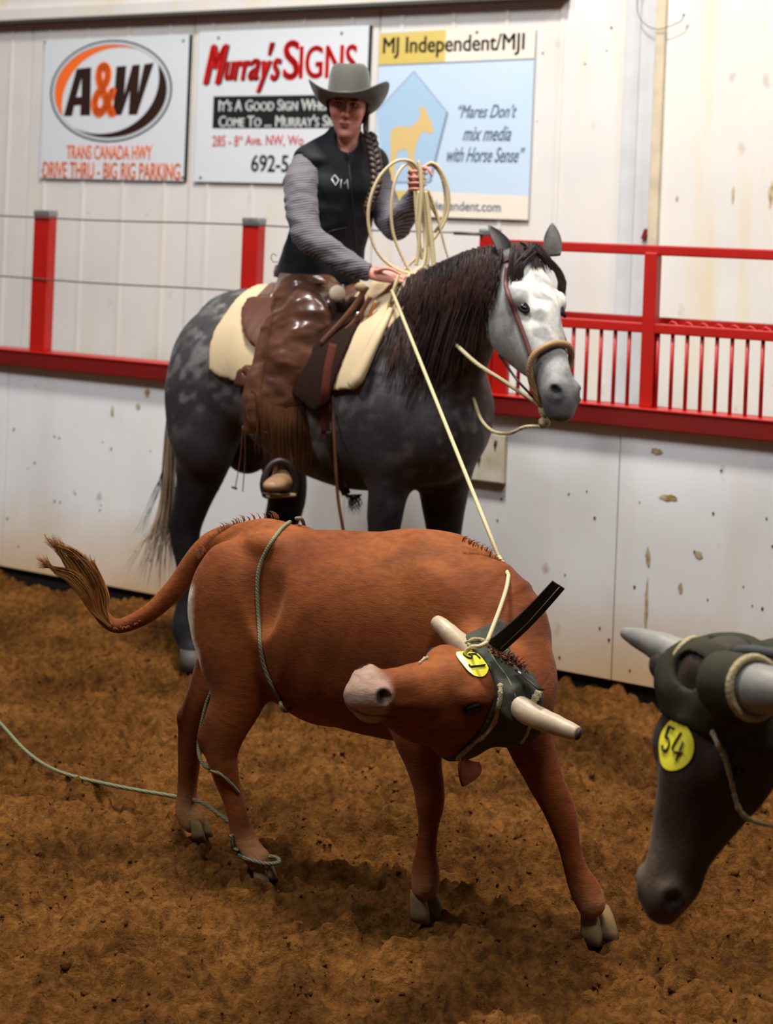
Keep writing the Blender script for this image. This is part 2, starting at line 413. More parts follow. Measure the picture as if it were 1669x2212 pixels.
# ---- wall paint with dirt thrown up on its foot (stains that stay put)
def wall_mat(name, base, splash=0.0, streak=.4, speck=.55):
    m = bpy.data.materials.new(name); m.use_nodes = True; nt = m.node_tree; N = nt.nodes; L = nt.links; b = N['Principled BSDF']
    b.inputs['Roughness'].default_value = .55; b.inputs['Specular IOR Level'].default_value = .3
    g = N.new('ShaderNodeNewGeometry')
    mp = N.new('ShaderNodeMapping'); L.new(g.outputs['Position'], mp.inputs[0]); mp.inputs['Scale'].default_value = (5, 5, .55)
    n1 = N.new('ShaderNodeTexNoise'); n1.inputs['Scale'].default_value = 1.5; n1.inputs['Detail'].default_value = 5; L.new(mp.outputs[0], n1.inputs[0])
    n2 = N.new('ShaderNodeTexNoise'); n2.inputs['Scale'].default_value = 2.2; n2.inputs['Detail'].default_value = 6; L.new(g.outputs['Position'], n2.inputs[0])
    def rng(src, a, bb, t):
        r = N.new('ShaderNodeMapRange'); r.inputs[1].default_value = a; r.inputs[2].default_value = bb; r.inputs[4].default_value = t; L.new(src, r.inputs[0]); return r.outputs[0]
    def mix(f_, c0, c1, mode='MIX'):
        x = N.new('ShaderNodeMix'); x.data_type = 'RGBA'; x.blend_type = mode
        if isinstance(f_, float): x.inputs[0].default_value = f_
        else: L.new(f_, x.inputs[0])
        if isinstance(c0, tuple): x.inputs[6].default_value = (*lin(c0), 1)
        else: L.new(c0, x.inputs[6])
        x.inputs[7].default_value = (*lin(c1), 1); return x.outputs[2]
    c = mix(rng(n1.outputs[0], .50, .72, streak), base, (214, 196, 152))
    c = mix(rng(n2.outputs[0], .45, .75, .35), c, (188, 186, 184))
    # small rust coloured marks
    mp2 = N.new('ShaderNodeMapping'); L.new(g.outputs['Position'], mp2.inputs[0]); mp2.inputs['Scale'].default_value = (1, 1, .6)
    vo = N.new('ShaderNodeTexVoronoi'); vo.inputs['Scale'].default_value = 4.2; L.new(mp2.outputs[0], vo.inputs[0])
    nz = N.new('ShaderNodeTexNoise'); nz.inputs['Scale'].default_value = 30; L.new(g.outputs['Position'], nz.inputs[0])
    sb = N.new('ShaderNodeMath'); sb.operation = 'MULTIPLY_ADD'; L.new(nz.outputs[0], sb.inputs[0]); sb.inputs[1].default_value = .16; L.new(vo.outputs['Distance'], sb.inputs[2])
    c = mix(rng(sb.outputs[0], .17, .11, speck), c, (150, 120, 70))
    if splash:
        sp = N.new('ShaderNodeSeparateXYZ'); L.new(g.outputs['Position'], sp.inputs[0])
        ma = N.new('ShaderNodeMath'); ma.operation = 'MULTIPLY_ADD'; L.new(n2.outputs[0], ma.inputs[0]); ma.inputs[1].default_value = -.35; L.new(sp.outputs[2], ma.inputs[2])
        c = mix(rng(ma.outputs[0], splash, -.16, .85), c, (205, 168, 118))
    L.new(c, b.inputs['Base Color'])
    bp = N.new('ShaderNodeBump'); bp.inputs['Strength'].default_value = .25; bp.inputs['Distance'].default_value = .01; L.new(n1.outputs[0], bp.inputs['Height']); L.new(bp.outputs[0], b.inputs['Normal'])
    return m
MKICK = wall_mat('kickboard_paint', (226, 226, 226), splash=.26, streak=.22)
MUP = wall_mat('wall_paint', (212, 207, 202), streak=.35, speck=.2)
MUP2 = wall_mat('wall_paint_stained', (212, 208, 200), streak=.75, speck=.35)
MRED = mat('red_paint', (172, 20, 10), rough=.42, spec=.45, var=(9, .5, (150, 22, 14)), bump=(40, .2, .003))
MDRED = mat('dark_red_paint', (116, 17, 15), rough=.45, spec=.4, var=(6, .7, (96, 26, 22)), bump=(30, .3, .004))
MSTEEL = mat('galvanised_steel', (150, 150, 148), rough=.4, metal=.6, var=(30, .5, (95, 95, 92)))
MCABLE = mat('cable', (92, 88, 82), rough=.5, metal=.4)
MBLACK = mat('gap_shade', (22, 18, 15), rough=.9)  # shade in the gap below the kickboard panels, put in as a black strip
MTRIM = mat('trim_grey', (196, 197, 198), rough=.5, var=(8, .4, (170, 170, 168)))
MTAN = mat('trim_stained', (206, 190, 160), rough=.6, var=(9, .7, (170, 160, 140)))

SA, SB = -7.0, 5.0
k = tag(wbox('wall_kickboard', SA, SB, -.3, .035, -.05, -.03, MBLACK, bev=0), kind='structure')
seams = [SA, p2w(60, 1100)[0] - 1.1, p2w(300, 1000)[0] - .55, p2w(742, 1100)[0], p2w(1310, 1100)[0] + .62, SB]
seams = [SA, -4.8, -3.57, -2.35, -1.17, p2w(742, 1100)[0], 1.08, 2.3, SB]
for a, b in zip(seams[:-1], seams[1:]):
    wbox('panel', a + .002, b - .002, .03, 1.09, -.03, .0, MKICK, k, .003)
tag(k, 'white painted kickboard wall at the edge of the arena dirt')
# the building's own wall behind
zb, zt = .0, 4.2
ku = tag(wbox('wall_back', SA - .5, SB + 2, zb, zt, UP - .08, UP - .05, MTRIM, bev=0), kind='structure')
e1 = p2w(415, 200, UP)[0]; e2 = p2w(1345, 250, UP)[0]; e3 = p2w(1425, 250, UP)[0]
for a, b, mm in ((SA - .5, e1 - 3.66, MUP), (e1 - 3.66, e1 - 2.44, MUP), (e1 - 2.44, e1 - 1.22, MUP), (e1 - 1.22, e1, MUP), (e1, e1 + 1.22, MUP), (e1 + 1.22, e2, MUP), (e3, e3 + 1.3, MUP2), (e3 + 1.3, SB + 2, MUP2)):
    wbox('panel', a + .003, b - .003, zb, zt, UP - .05, UP + (.03 if a >= e3 - .01 else 0), mm, ku, .003)
# ribs pressed into the sheets
for s in np.arange(-7.06, e2 - .2, .305):
    if all(abs(s - q) > .05 for q in (e1 - 3.66, e1 - 2.44, e1 - 1.22, e1, e1 + 1.22)):
        wbox('rib', s - .012, s + .012, zb, zt, UP, UP + .006, MUP, ku, .003)
tr = wbox('trim_1', e2, e2 + (e3 - e2) * .42, zb, zt, UP - .05, UP + .015, MTRIM, None, .006); tag(tr, kind='structure')
tr = wbox('trim_2', e2 + (e3 - e2) * .45, e3 - .02, zb, zt, UP - .05, UP + .03, MTRIM, None, .006); tag(tr, kind='structure')
tr = wbox('trim_3', e3 - .018, e3 + .03, zb, zt, UP - .05, UP + .055, MTAN, None, .006); tag(tr, kind='structure')
# beam under the eaves
zt0 = p2w(40, 43, UP + .08)[1]; zt1 = p2w(840, 6, UP + .08)[1]; ztop = .5 * (zt0 + zt1)
beam = tag(wbox('trim_4', SA - .5, e2 - .3, ztop, ztop + .07, UP, UP + .09, MUP, None, .005), kind='structure')
wbox('flashing', SA - .5, e2 - .3, ztop - .014, ztop + .002, UP, UP + .085, MCABLE, beam, .002)
wbox('upper_board', SA - .5, e2 - .3, ztop + .07, 4.2, UP, UP + .05, MUP2, beam, .004)
# red cap on the kickboards
zc1 = p2w(834, 831, .06)[1]; zc0 = p2w(834, 872, .06)[1]
cap = tag(wbox('trim_5', SA, SB, zc0, zc1 - .006, -.05, .05, MDRED, None, .006), kind='structure')
wbox('cap_top', SA, SB, zc1 - .008, zc1, -.10, .055, MRED, cap, .003)
# walkway deck hidden behind the boards
tag(wbox('floor', SA, SB, -.2, .3, UP, -.06, MDIRT, None, 0), kind='structure')

# bolts and dark marks
def marks(pts, off, m, parent, name, rr=(.003, .0065)):
    lst = []
    for px, py in pts:
        s, z = p2w(px, py, off); r = random.uniform(*rr); c = W(s, z, off)
        lst.append(ellipsoid_geo(c, [WD * r, np.array([0, 0, r * random.uniform(1, 1.5)]), WN * .004], 8, 4))
    v, f = join_geo(lst); o = pymesh(name, v, f, m, parent); o['kind'] = 'stuff'; return o
MMARK = mat('rust_marks', (66, 52, 34), rough=.7)
marks([(30, 930), (118, 943), (128, 946), (222, 955), (325, 974), (60, 1012), (163, 1067), (218, 1091), (118, 1083), (130, 1085), (16, 1120), (30, 927), (292, 1190), (1228, 1067), (1267, 1061), (1082, 1078), (1074, 1124), (1381, 1085), (1540, 1109), (1655, 1120), (1557, 1017), (1370, 1268), (1220, 1242), (1295, 1357), (1208, 1420), (1315, 1382), (1360, 1448), (1528, 1295), (1605, 1267), (1646, 1315), (1284, 1119), (1500, 1192), (1668, 1180), (325, 1210), (216, 1102), (160, 1062), (240, 970), (75, 1000), (40, 1180), (1455, 1390), (1624, 1308)], 0.0, MMARK, k, 'screw_heads')
marks([(190, 460), (318, 465), (1263, 138), (1160, 262), (1172, 115), (1320, 60), (1310, 110), (1425, 162), (1384, 322), (1388, 330), (1666, 50), (1500, 480)], UP, MMARK, ku, 'screw_heads')
MSTAIN = mat('ochre_stain', (150, 122, 62), rough=.8, var=(30, .8, (206, 196, 170)))
def stain(px, py, w_, h_, off=0.0, parent=k, m=MSTAIN, sd=0):
    r = np.random.default_rng(sd + int(px)); s, z = p2w(px, py, off); n = 18; sc = 7.4 / F
    ring = [W(s + w_ * sc * math.cos(a) * r.uniform(.6, 1.2), z + h_ * sc * math.sin(a) * r.uniform(.6, 1.2), off + .0025) for a in np.linspace(0, 2 * math.pi, n, endpoint=False)]
    pymesh('stain', [W(s, z, off + .0035)] + ring, [(0, i + 1, (i + 1) % n + 1) for i in range(n)], m, parent, smooth=True)
for q in ((318, 848, 8, 12), (299, 877, 7, 9), (243, 890, 5, 14), (1400, 1205, 6, 20), (1396, 1310, 4, 55), (1508, 1197, 10, 9), (1418, 975, 14, 7), (1470, 1270, 5, 12), (1445, 1075, 22, 6), (1440, 1440, 6, 22)):
    stain(*q)
for q in ((1583, 420, 3, 22), (1665, 420, 6, 28), (1462, 428, 3, 8)): stain(*q, off=UP + .03, parent=ku)

# ---- posts, cables
def post(px0, px1, pytop, label, zfoot=zc1, group='red posts along the kickboard cap'):
    s0 = p2w(px0, 600, -.02)[0]; s1 = p2w(px1, 600, -.02)[0]; zt_ = p2w((px0 + px1) / 2, pytop, -.02)[1]
    s1 = s0 + .074 if abs(s1 - s0 - .074) < .02 else s1
    r = empty('fence_post', W((s0 + s1) / 2, zfoot, -.02), label, 'post', group)
    wbox('shaft', s0, s1, zfoot, zt_ - .028, -.06, .0, MRED, r, .006)
    wbox('post_cap', s0 - .003, s1 + .003, zt_ - .032, zt_, -.063, .003, MSTEEL, r, .008)
    return (s0 + s1) / 2
sp1 = post(74, 107, 454, 'red square post with grey metal cap, leftmost on the kickboard cap')
sp2 = post(524, 559, 470, 'red square post with grey metal cap rising just behind the rider')
sp3 = post(1036, 1074, 494, 'red square post with grey cap behind the head of the grey horse')
sp0 = sp1 - (sp2 - sp1)
s3b = p2w(1094, 800, -.02)[0]
def cable(z, s_end, label):
    pts = [W(s, z - .006 * math.sin((s - SA) * 2.1) ** 2, .004) for s in np.linspace(SA, s_end, 24)]
    r = tube('cable', pts, .0038, MCABLE, None, 6); tag(r, label, 'cable')
    return r
c1 = cable(1.845, sp3 - .03, 'upper thin steel cable strung between the red posts')
tube('turnbuckle', [W(sp3 - .16, 1.841, .004), W(sp3 - .02, 1.841, .004)], .008, MCABLE, c1, 8)
cable(1.531, sp2 + .1, 'lower thin steel cable strung between the two left red posts')

# ---- red pipe railing on the right
rr = empty('railing', W(1.5, zc1, -.02), 'red steel railing with thin vertical bars on the right', 'railing')
zr = p2w(1350, 527, -.02)[1]
wbox('top_rail', sp3 + .040, SB, zr - .042, zr, -.05, -.005, MRED, rr, .006)
zm1 = p2w(1232, 687, -.02)[1]; zm0 = p2w(1232, 708, -.02)[1]
wbox('middle_rail', s3b, SB, zm0, zm1, -.045, .0, MRED, rr, .005)
wbox('rear_rail', s3b, SB, zm1 - .005, zm1 + .022, -.16, -.12, MRED, rr, .005)
sps = p2w(1403, 720, -.02)[0]
for s in (sps, sps + 1.45, sps - 1.02):
    if s > sp3 + .03: wbox('post', s - .028, s + .028, zc1, zr - .03 if s > sp3 + .2 else zm1, -.052, .004, MRED, rr, .006)
wbox('corner_plate', sp3 + .040, s3b, zc1, zm1, -.05, -.02, MRED, rr, .004)
sb0 = p2w(1265, 800, -.02)[0]; sb1 = p2w(1645, 800, -.02)[0]; st = (sb1 - sb0) / 12
for i in range(-5, 24):
    s = sb0 + st * i
    if s < s3b + .01 or abs(s - sps) < .03 or abs(s - sps - 1.45) < .03 or s > SB: continue
    tube('bar', [W(s, zc1 - .002, -.022), W(s, zm0 + .003, -.022)], .0085, MRED, rr, 8)
# wavy strap on the middle rail (scalloped red edge)
for i in range(14):
    s = sps + .08 + i * .065
    tube('scallop', [W(s + .03 * t, zm1 + .012 * math.sin(math.pi * t), -.03) for t in np.linspace(0, 1.6, 5)], .006, MRED, rr, 6)

# ---- hatch plate on the kickboard
MPLATE = mat('plate_paint', (206, 200, 182), rough=.6, var=(14, .6, (150, 140, 110)))
ax0, az1 = p2w(1000, 930, .0); ax1, az0 = p2w(1090, 1043, .0)
ap = empty('access_panel', W(ax0, az0, .01), 'dirty cream square plate on the kickboard behind the chest of the horse', 'panel')
wbox('plate', ax0, ax1, az0, az1, .003, .022, MPLATE, ap, .003)
wbox('edge_strip', ax1 - .004, ax1 + .006, az0, az1, .003, .028, MTAN, ap, .002)
wbox('edge_strip', ax0, ax1 + .006, az0 - .008, az0 + .003, .003, .028, MMARK, ap, .002)
for px, py in ((1040, 950), (1070, 957), (1035, 990)):
    s, z = p2w(px, py, .02); tube('hinge_bolt', [W(s, z - .012, .026), W(s + .004, z + .012, .026)], .006, MMARK, ap, 8)
# rust brown bracket and bare wire high on the trim
s, z = p2w(1393, 505, UP + .04)
br = pymesh('bracket', *boxm([W(s + a * .012 + (.01 if b > 0 else -.006), z + b * .024, UP + o) for a in (-1, 1) for b in (-1, 1) for o in (.02, .05)]), MDRED, smooth=False)
tag(fixn(br), 'small rusty red bracket on the white wall above the railing', 'bracket')
wp = [(1384, -30), (1376, 0), (1378, 30), (1392, 52), (1420, 63), (1450, 55), (1470, 45), (1477, 32)]
wpts = catmull([W(*p2w(a, b, UP + .07), UP + .07) for a, b in wp], 6)
wi = tube('wire', wpts, .0022, MCABLE, None, 5); tag(wi, 'thin loose wire looping down the wall at the upper right', 'wire')
tube('wire_end', wpts[-3:] + np.array([0, 0, .004]), .006, MMARK, wi, 6)

# ---- signs
MSIGNW = mat('sign_white', (208, 212, 216), rough=.35, spec=.5, coat=.1)
MORANGE = mat('sign_orange', (238, 106, 38), rough=.5)
MBROWN = mat('sign_brown', (44, 22, 14), rough=.5)
MINK = mat('sign_black', (24, 24, 26), rough=.5)
MGREYINK = mat('sign_grey', (176, 180, 182), rough=.5)
MSRED = mat('sign_red', (204, 24, 24), rough=.5)
MPINK = mat('sign_faded_red', (222, 120, 122), rough=.5)
MPALEOR = mat('sign_faded_orange', (238, 132, 84), rough=.5)
MLTEXT = mat('sign_white_ink', (225, 228, 226), rough=.5)
def rect(px0, py0, px1, py1, off):
    s0 = p2w(px0, (py0 + py1) / 2, off)[0]; s1 = p2w(px1, (py0 + py1) / 2, off)[0]
    z1 = p2w((px0 + px1) / 2, py0, off)[1]; z0 = p2w((px0 + px1) / 2, py1, off)[1]; return s0, s1, z0, z1
def plate(parent, r, off, m, name='plate', th=.004):
    return wbox(name, r[0], r[1], r[2], r[3], off - th, off, m, parent, .001)
def txt(parent, body, r, off, m, name='lettering', shear=0.0, bold=.0, space=1.0, smallcaps=None):
    cu = bpy.data.curves.new('t', 'FONT'); cu.body = body; cu.shear = shear; cu.offset = 0; cu.space_character = space; cu.extrude = .012; cu.resolution_u = 4
    if smallcaps:
        cu.small_caps_scale = smallcaps
        for i, ch in enumerate(body):
            if ch.islower(): cu.body_format[i].use_small_caps = True
    ob = bpy.data.objects.new('t', cu); C.objects.link(ob); dg = bpy.context.evaluated_depsgraph_get()
    me = bpy.data.meshes.new_from_object(ob.evaluated_get(dg)); bpy.data.objects.remove(ob); bpy.data.curves.remove(cu)
    v = np.zeros(len(me.vertices) * 3); me.vertices.foreach_get('co', v); v = v.reshape(-1, 3)
    lo, hi = v.min(0), v.max(0); u = (v - lo) / (hi - lo + 1e-9)
    q = WO + np.outer(r[0] + u[:, 0] * (r[1] - r[0]), WD) + np.outer(off - .001 + u[:, 2] * .0022, WN); q[:, 2] += r[2] + u[:, 1] * (r[3] - r[2])
    me.vertices.foreach_set('co', q.ravel()); me.update(); me.name = name; me.materials.clear()
    if bold > .005:      # heavier strokes: the same outline laid again a little to each side
        hgt = r[3] - r[2]; bm = bmesh.new(); bm.from_mesh(me); src = bm.verts[:] + bm.edges[:] + bm.faces[:]
        for dx, dz in ((1, 0), (-1, 0), (0, .6), (0, -.6)):
            g_ = bmesh.ops.duplicate(bm, geom=src)['geom']; sh = Vector(WD * dx * bold * hgt * 1.3) + Vector((0, 0, dz * bold * hgt * 1.3))
            bmesh.ops.translate(bm, verts=[e for e in g_ if isinstance(e, bmesh.types.BMVert)], vec=sh)
        bm.to_mesh(me); bm.free()
    return link(name, me, m, parent, smooth=False)
def shape(parent, r, pts, off, m, name='print', inner=None, th=.0015):
    """filled flat shape, pts in 0..1 of rect (x right, y up)"""
    def q(x, y, o): return W(r[0] + x * (r[1] - r[0]), r[2] + y * (r[3] - r[2]), o)
    n = len(pts)
    if inner is not None:
        vs = [q(*p, off) for p in pts] + [q(*p, off) for p in inner]; fs = [(i, (i + 1) % n, n + (i + 1) % n, n + i) for i in range(n)]
        return pymesh(name, vs, fs, m, parent, False)
    from mathutils.geometry import tessellate_polygon
    tr_ = tessellate_polygon([[Vector((p[0], p[1], 0)) for p in pts]])
    return fixn(pymesh(name, [q(*p, off) for p in pts], [t for t in tr_], m, parent, False))
def screws(parent, pts, off):
    for px, py in pts:
        s, z = p2w(px, py, off); v, f = ellipsoid_geo(W(s, z, off), [WD * .009, np.array([0, 0, .009]), WN * .005], 8, 5); pymesh('screw', v, f, MMARK, parent)
def ell_pts(cx, cy, rx, ry, n=48, a0=0, a1=360): return [(cx + rx * math.cos(math.radians(a)), cy + ry * math.sin(math.radians(a))) for a in np.linspace(a0, a1, n, endpoint=(a1 - a0) < 360)]

OFF = UP + .02
# sign with the oval emblem
r = rect(91, 81, 402, 388, OFF); sg = empty('sign', W((r[0] + r[1]) / 2, r[2], OFF), 'white sign with orange and brown oval emblem, leftmost on the wall', 'sign', 'advertising signs on the wall')
plate(sg, r, OFF, MSIGNW); wbox('edge', r[1], r[1] + .012, r[2], r[3], OFF - .02, OFF - .004, MINK, sg, .001)
def R1(x, y): return ((x - 91) / 311, (388 - y) / 307)
def px_ell(cx, cy, rx, ry, **k): return [R1(x, y) for x, y in ell_pts(cx, cy, rx, -ry, **k)]
o1 = OFF + .001
shape(sg, r, px_ell(240, 197, 132, 111), o1, MINK, 'oval_ring', px_ell(240, 197, 128, 107))
shape(sg, r, px_ell(240, 197, 128, 107), o1, MSIGNW, 'oval_ring', px_ell(240, 197, 124, 103))
shape(sg, r, px_ell(240, 197, 125, 104), o1 + .0006, MGREYINK, 'oval_ring', px_ell(240, 197, 122, 101))
def cres(a0, a1, wmax, peak=.5, n=40, rx=121, ry=100, cx=240, cy=197):
    out = []; inn = []
    for i in range(n + 1):
        t = i / n; a = math.radians(a0 + (a1 - a0) * t); wv = wmax * (math.sin(math.pi * t ** (math.log(.5) / math.log(peak))) ** .8)
        out.append((cx + rx * math.cos(a), cy - ry * math.sin(a))); inn.append((cx + (rx - wv) * math.cos(a), cy - (ry - wv * .8) * math.sin(a)))
    return [R1(*p) for p in out] + [R1(*p) for p in inn[::-1]]
shape(sg, r, cres(62, 212, 24, .62), o1 + .001, MORANGE, 'crescent')
shape(sg, r, cres(-128, 33, 24, .62), o1 + .001, MBROWN, 'crescent')
def poly(pts, m, nm='lettering'): shape(sg, r, [R1(*p) for p in pts], o1 + .0015, m, nm)
# slanted heavy capitals
poly([(141, 250), (166, 147), (198, 144), (200, 249), (178, 249), (178, 226), (164, 227), (160, 250)], MBROWN)
shape(sg, r, [R1(*p) for p in ((168, 209), (178, 168), (179, 208))], o1 + .002, MSIGNW, 'lettering')
poly([(253, 144), (274, 143), (272, 205), (287, 142), (303, 141), (301, 204), (312, 141), (332, 138), (301, 248), (283, 248), (284, 196), (268, 248), (249, 249)], MBROWN)
rr_ = rect(202, 136, 250, 251, o1); txt(sg, '&', rr_, o1 + .002, MORANGE, bold=.035)
txt(sg, 'TRANS CANADA HWY', rect(144, 314, 328, 344, o1), o1, MPALEOR, bold=.02)
txt(sg, 'DRIVE THRU - BIG RIG PARKING', rect(93, 351, 389, 386, o1), o1, MPALEOR, bold=.02)
screws(sg, [(97, 92), (396, 88), (93, 368), (394, 384)], OFF)
# red script sign
r = rect(424, 62, 790, 396, OFF); sg = empty('sign', W((r[0] + r[1]) / 2, r[2], OFF), 'white sign with red script heading and black bar, behind the rider', 'sign', 'advertising signs on the wall')
plate(sg, r, OFF, MSIGNW); wbox('edge', r[1], r[1] + .012, r[2], r[3], OFF - .02, OFF - .004, MINK, sg, .001)
for (b_, x0, x1, y0, y1, sh, bo) in (('M', 443, 488, 98, 180, .45, .04), ('u', 486, 504, 133, 172, .35, .03), ('r', 505, 521, 132, 172, .3, .045), ('r', 522, 538, 131, 172, .3, .045), ('a', 537, 558, 127, 172, .35, .03), ('y', 556, 582, 132, 198, .4, .03), ("'", 580, 590, 92, 118, .3, .04), ('s', 585, 604, 126, 173, .35, .03)):
    q_ = rect(x0 + 2, y0 + 1, x1 + 3, y1 + 2, o1); txt(sg, b_, q_, o1, MINK, shear=sh, bold=bo + .01)
    txt(sg, b_, rect(x0, y0, x1, y1, o1), o1 + .001, MSRED, shear=sh, bold=bo)
txt(sg, 'S', rect(614, 88, 645, 171, o1), o1 + .001, MSRED, bold=.03)
txt(sg, 'IGNS', rect(648, 98, 770, 168, o1), o1 + .001, MSRED, bold=.02)
rb = rect(460, 206, 780, 277, o1); plate(sg, rb, o1, MINK, 'black_bar', .001)
o2 = o1 + .001
txt(sg, "It's A Good Sign When You", rect(473, 214, 768, 239, o2), o2, MLTEXT, bold=.02, smallcaps=.8)
txt(sg, "Come To ... Murray's Signs", rect(473, 249, 752, 274, o2), o2, MLTEXT, bold=.02, smallcaps=.8)
txt(sg, '285 - 8', rect(459, 293, 515, 316, o2), o1, MPINK, bold=.02)
txt(sg, 'th', rect(517, 292, 524, 302, o2), o1, MPINK, bold=.02)
txt(sg, 'Ave. NW, Wo', rect(530, 292, 655, 317, o2), o1, MPINK, bold=.02)
txt(sg, '692-5', rect(543, 335, 622, 371, o2), o1, MINK, bold=.02)
screws(sg, [(472, 82), (738, 72), (433, 384)], OFF)
# pale blue sign
MBLUE = mat('sign_blue', (182, 204, 222), rough=.4, coat=.1, var=(2.5, .5, (196, 206, 222)))
MBLUE2 = mat('sign_blue_dark', (160, 188, 212), rough=.4)
MGOLD = mat('sign_gold', (200, 176, 88), rough=.5, var=(2, .3, (214, 196, 150)))
MCREAM = mat('sign_cream', (222, 212, 196), rough=.5)
MGOLD2 = mat('sign_horse_gold', (206, 178, 118), rough=.5)
MSLATE = mat('sign_slate', (120, 136, 156), rough=.5)
r = rect(812, 64, 1148, 470, OFF); sg = empty('sign', W((r[0] + r[1]) / 2, r[2], OFF), 'pale blue sign with gold animal in a pentagon, above the grey horse', 'sign', 'advertising signs on the wall')
plate(sg, r, OFF, MBLUE)
def R3(x, y): return ((x - 812) / 336, (470 - y - .0 * (x - 812)) / 406)
def poly3(pts, m, o=o1, nm='print'): return shape(sg, r, [R3(*p) for p in pts], o, m, nm)
poly3([(812, 66), (960, 64), (960, 134), (812, 136)], MGOLD, o1, 'header_band'); poly3([(960, 64), (1148, 64), (1148, 130), (960, 134)], MCREAM, o1, 'header_band')
poly3([(812, 136), (1148, 130), (1148, 133), (812, 139)], MSLATE, o1 + .0005, 'line')
poly3([(812, 414), (930, 415), (930, 470), (812, 470)], MGOLD, o1, 'footer_band'); poly3([(930, 415), (1148, 420), (1148, 470), (930, 470)], MCREAM, o1, 'footer_band')
pent = [(893, 152), (970, 243), (938, 395), (838, 397), (812, 240)]
poly3(pent, MBLUE2, o1, 'pentagon')
for a, b, wd in ((0, 1, 1.5), (1, 2, 5), (2, 3, 3), (4, 0, 1.5)):
    (xa, ya), (xb, yb) = pent[a], pent[b]; l_ = math.hypot(xb - xa, yb - ya); nx, ny = (yb - ya) / l_ * wd / 2, -(xb - xa) / l_ * wd / 2
    poly3([(xa - nx, ya - ny), (xb - nx, yb - ny), (xb + nx, yb + ny), (xa + nx, ya + ny)], MSLATE, o1 + .0006, 'line')
poly3([(846, 290), (852, 276), (868, 272), (884, 276), (900, 268), (908, 256), (912, 244), (906, 232), (912, 228), (917, 238), (922, 230), (926, 246), (936, 262), (942, 282), (938, 290), (922, 284), (914, 288), (906, 308), (902, 326), (900, 396), (890, 396), (889, 338), (884, 324), (866, 326), (860, 342), (858, 396), (846, 396), (848, 330)], MGOLD2, o1 + .001, 'animal_silhouette')
txt(sg, 'MJ Independent/MJI', rect(828, 76, 1132, 122, o1), o1 + .001, MINK, bold=.012)
txt(sg, '\u201cMares Don\u2019t', rect(990, 226, 1116, 254, o1), o1, MSLATE, shear=.45, bold=.01)
txt(sg, 'mix media', rect(1000, 272, 1104, 304, o1), o1, MSLATE, shear=.45, bold=.01)
txt(sg, 'with Horse Sense\u201d', rect(966, 318, 1133, 350, o1), o1, MSLATE, shear=.45, bold=.01)
txt(sg, 'www.mjindependent.com', rect(840, 434, 1081, 460, o1), o1 + .001, MSLATE, bold=.01)
screws(sg, [(1030, 70)], OFF)
# ================================================================ the grey horse
HA = dirv(math.cos(math.radians(33)), 0, -math.sin(math.radians(33))); HA[2] = 0; HA = nrm(HA)   # the way it faces
HL = np.array([-HA[1], HA[0], 0.0])                 # its far side
if HL[1] < 0: HL = -HL
ZU = np.array([0, 0, 1.0])
def hd(px): return 6.97 - (px - 505) * .00142
def hp(px, py, dd=0.0): return P(px, py, hd(px) + dd)
def m_(r, d=6.6): return r * d / F
hf = Field((-1.35, 5.45, -.03), (1.05, 7.75, 2.0), .0085)
def sec(px, py, hh, hw): return (hp(px, py), hw, m_(hh, hd(px)))
def bodychain(f, secs, lat, k=.04, sub=5):
    rows = [np.array([*s_[0], s_[1], s_[2]]) for s_ in secs]; cr = catmull(rows, sub)
    f.cone([(r[:3], r[3], r[4], lat) for r in cr], k)
bodychain(hf, [sec(492, 772, 118, .20), sec(540, 768, 135, .245), sec(600, 790, 150, .27), sec(680, 838, 178, .29), sec(760, 858, 195, .295), sec(840, 862, 198, .28), sec(905, 865, 185, .24), sec(950, 860, 150, .19)], HL)
# croup, haunches, shoulders, chest
for sd in (-1, 1):
    hf.ell(hp(512, 812) + HL * .12 * sd, (.235, .16, .26), (HA, HL, ZU), .06)
    hf.ell(hp(482, 900) + HL * .14 * sd, (.165, .12, .25), (nrm(HA + .1 * ZU), HL, ZU), .06)
    hf.ell(hp(905, 850) + HL * .135 * sd, (.17, .11, .27), (nrm(HA + .35 * ZU), HL, nrm(ZU - .35 * HA)), .06)
    hf.ell(hp(880, 960) + HL * .13 * sd, (.13, .10, .15), (HA, HL, ZU), .05)
hf.ell(hp(958, 905), (.17, .19, .22), (HA, HL, ZU), .06)
hf.ell(hp(868, 668), (.19, .07, .11), (HA, HL, ZU), .08)          # withers
hf.ell(hp(545, 668), (.19, .13, .07), (HA, HL, ZU), .08)          # croup top
# neck
NK = [(P(905, 815, 6.42), .12, .33), (P(938, 745, 6.33), .115, .275), (P(978, 690, 6.22), .105, .225), (P(1020, 645, 6.12), .095, .18), (P(1068, 615, 6.03), .085, .145), (P(1103, 600, 5.98), .075, .115)]
hf.chain(NK, .06, 5, dirA=nrm(HL + .12 * HA))
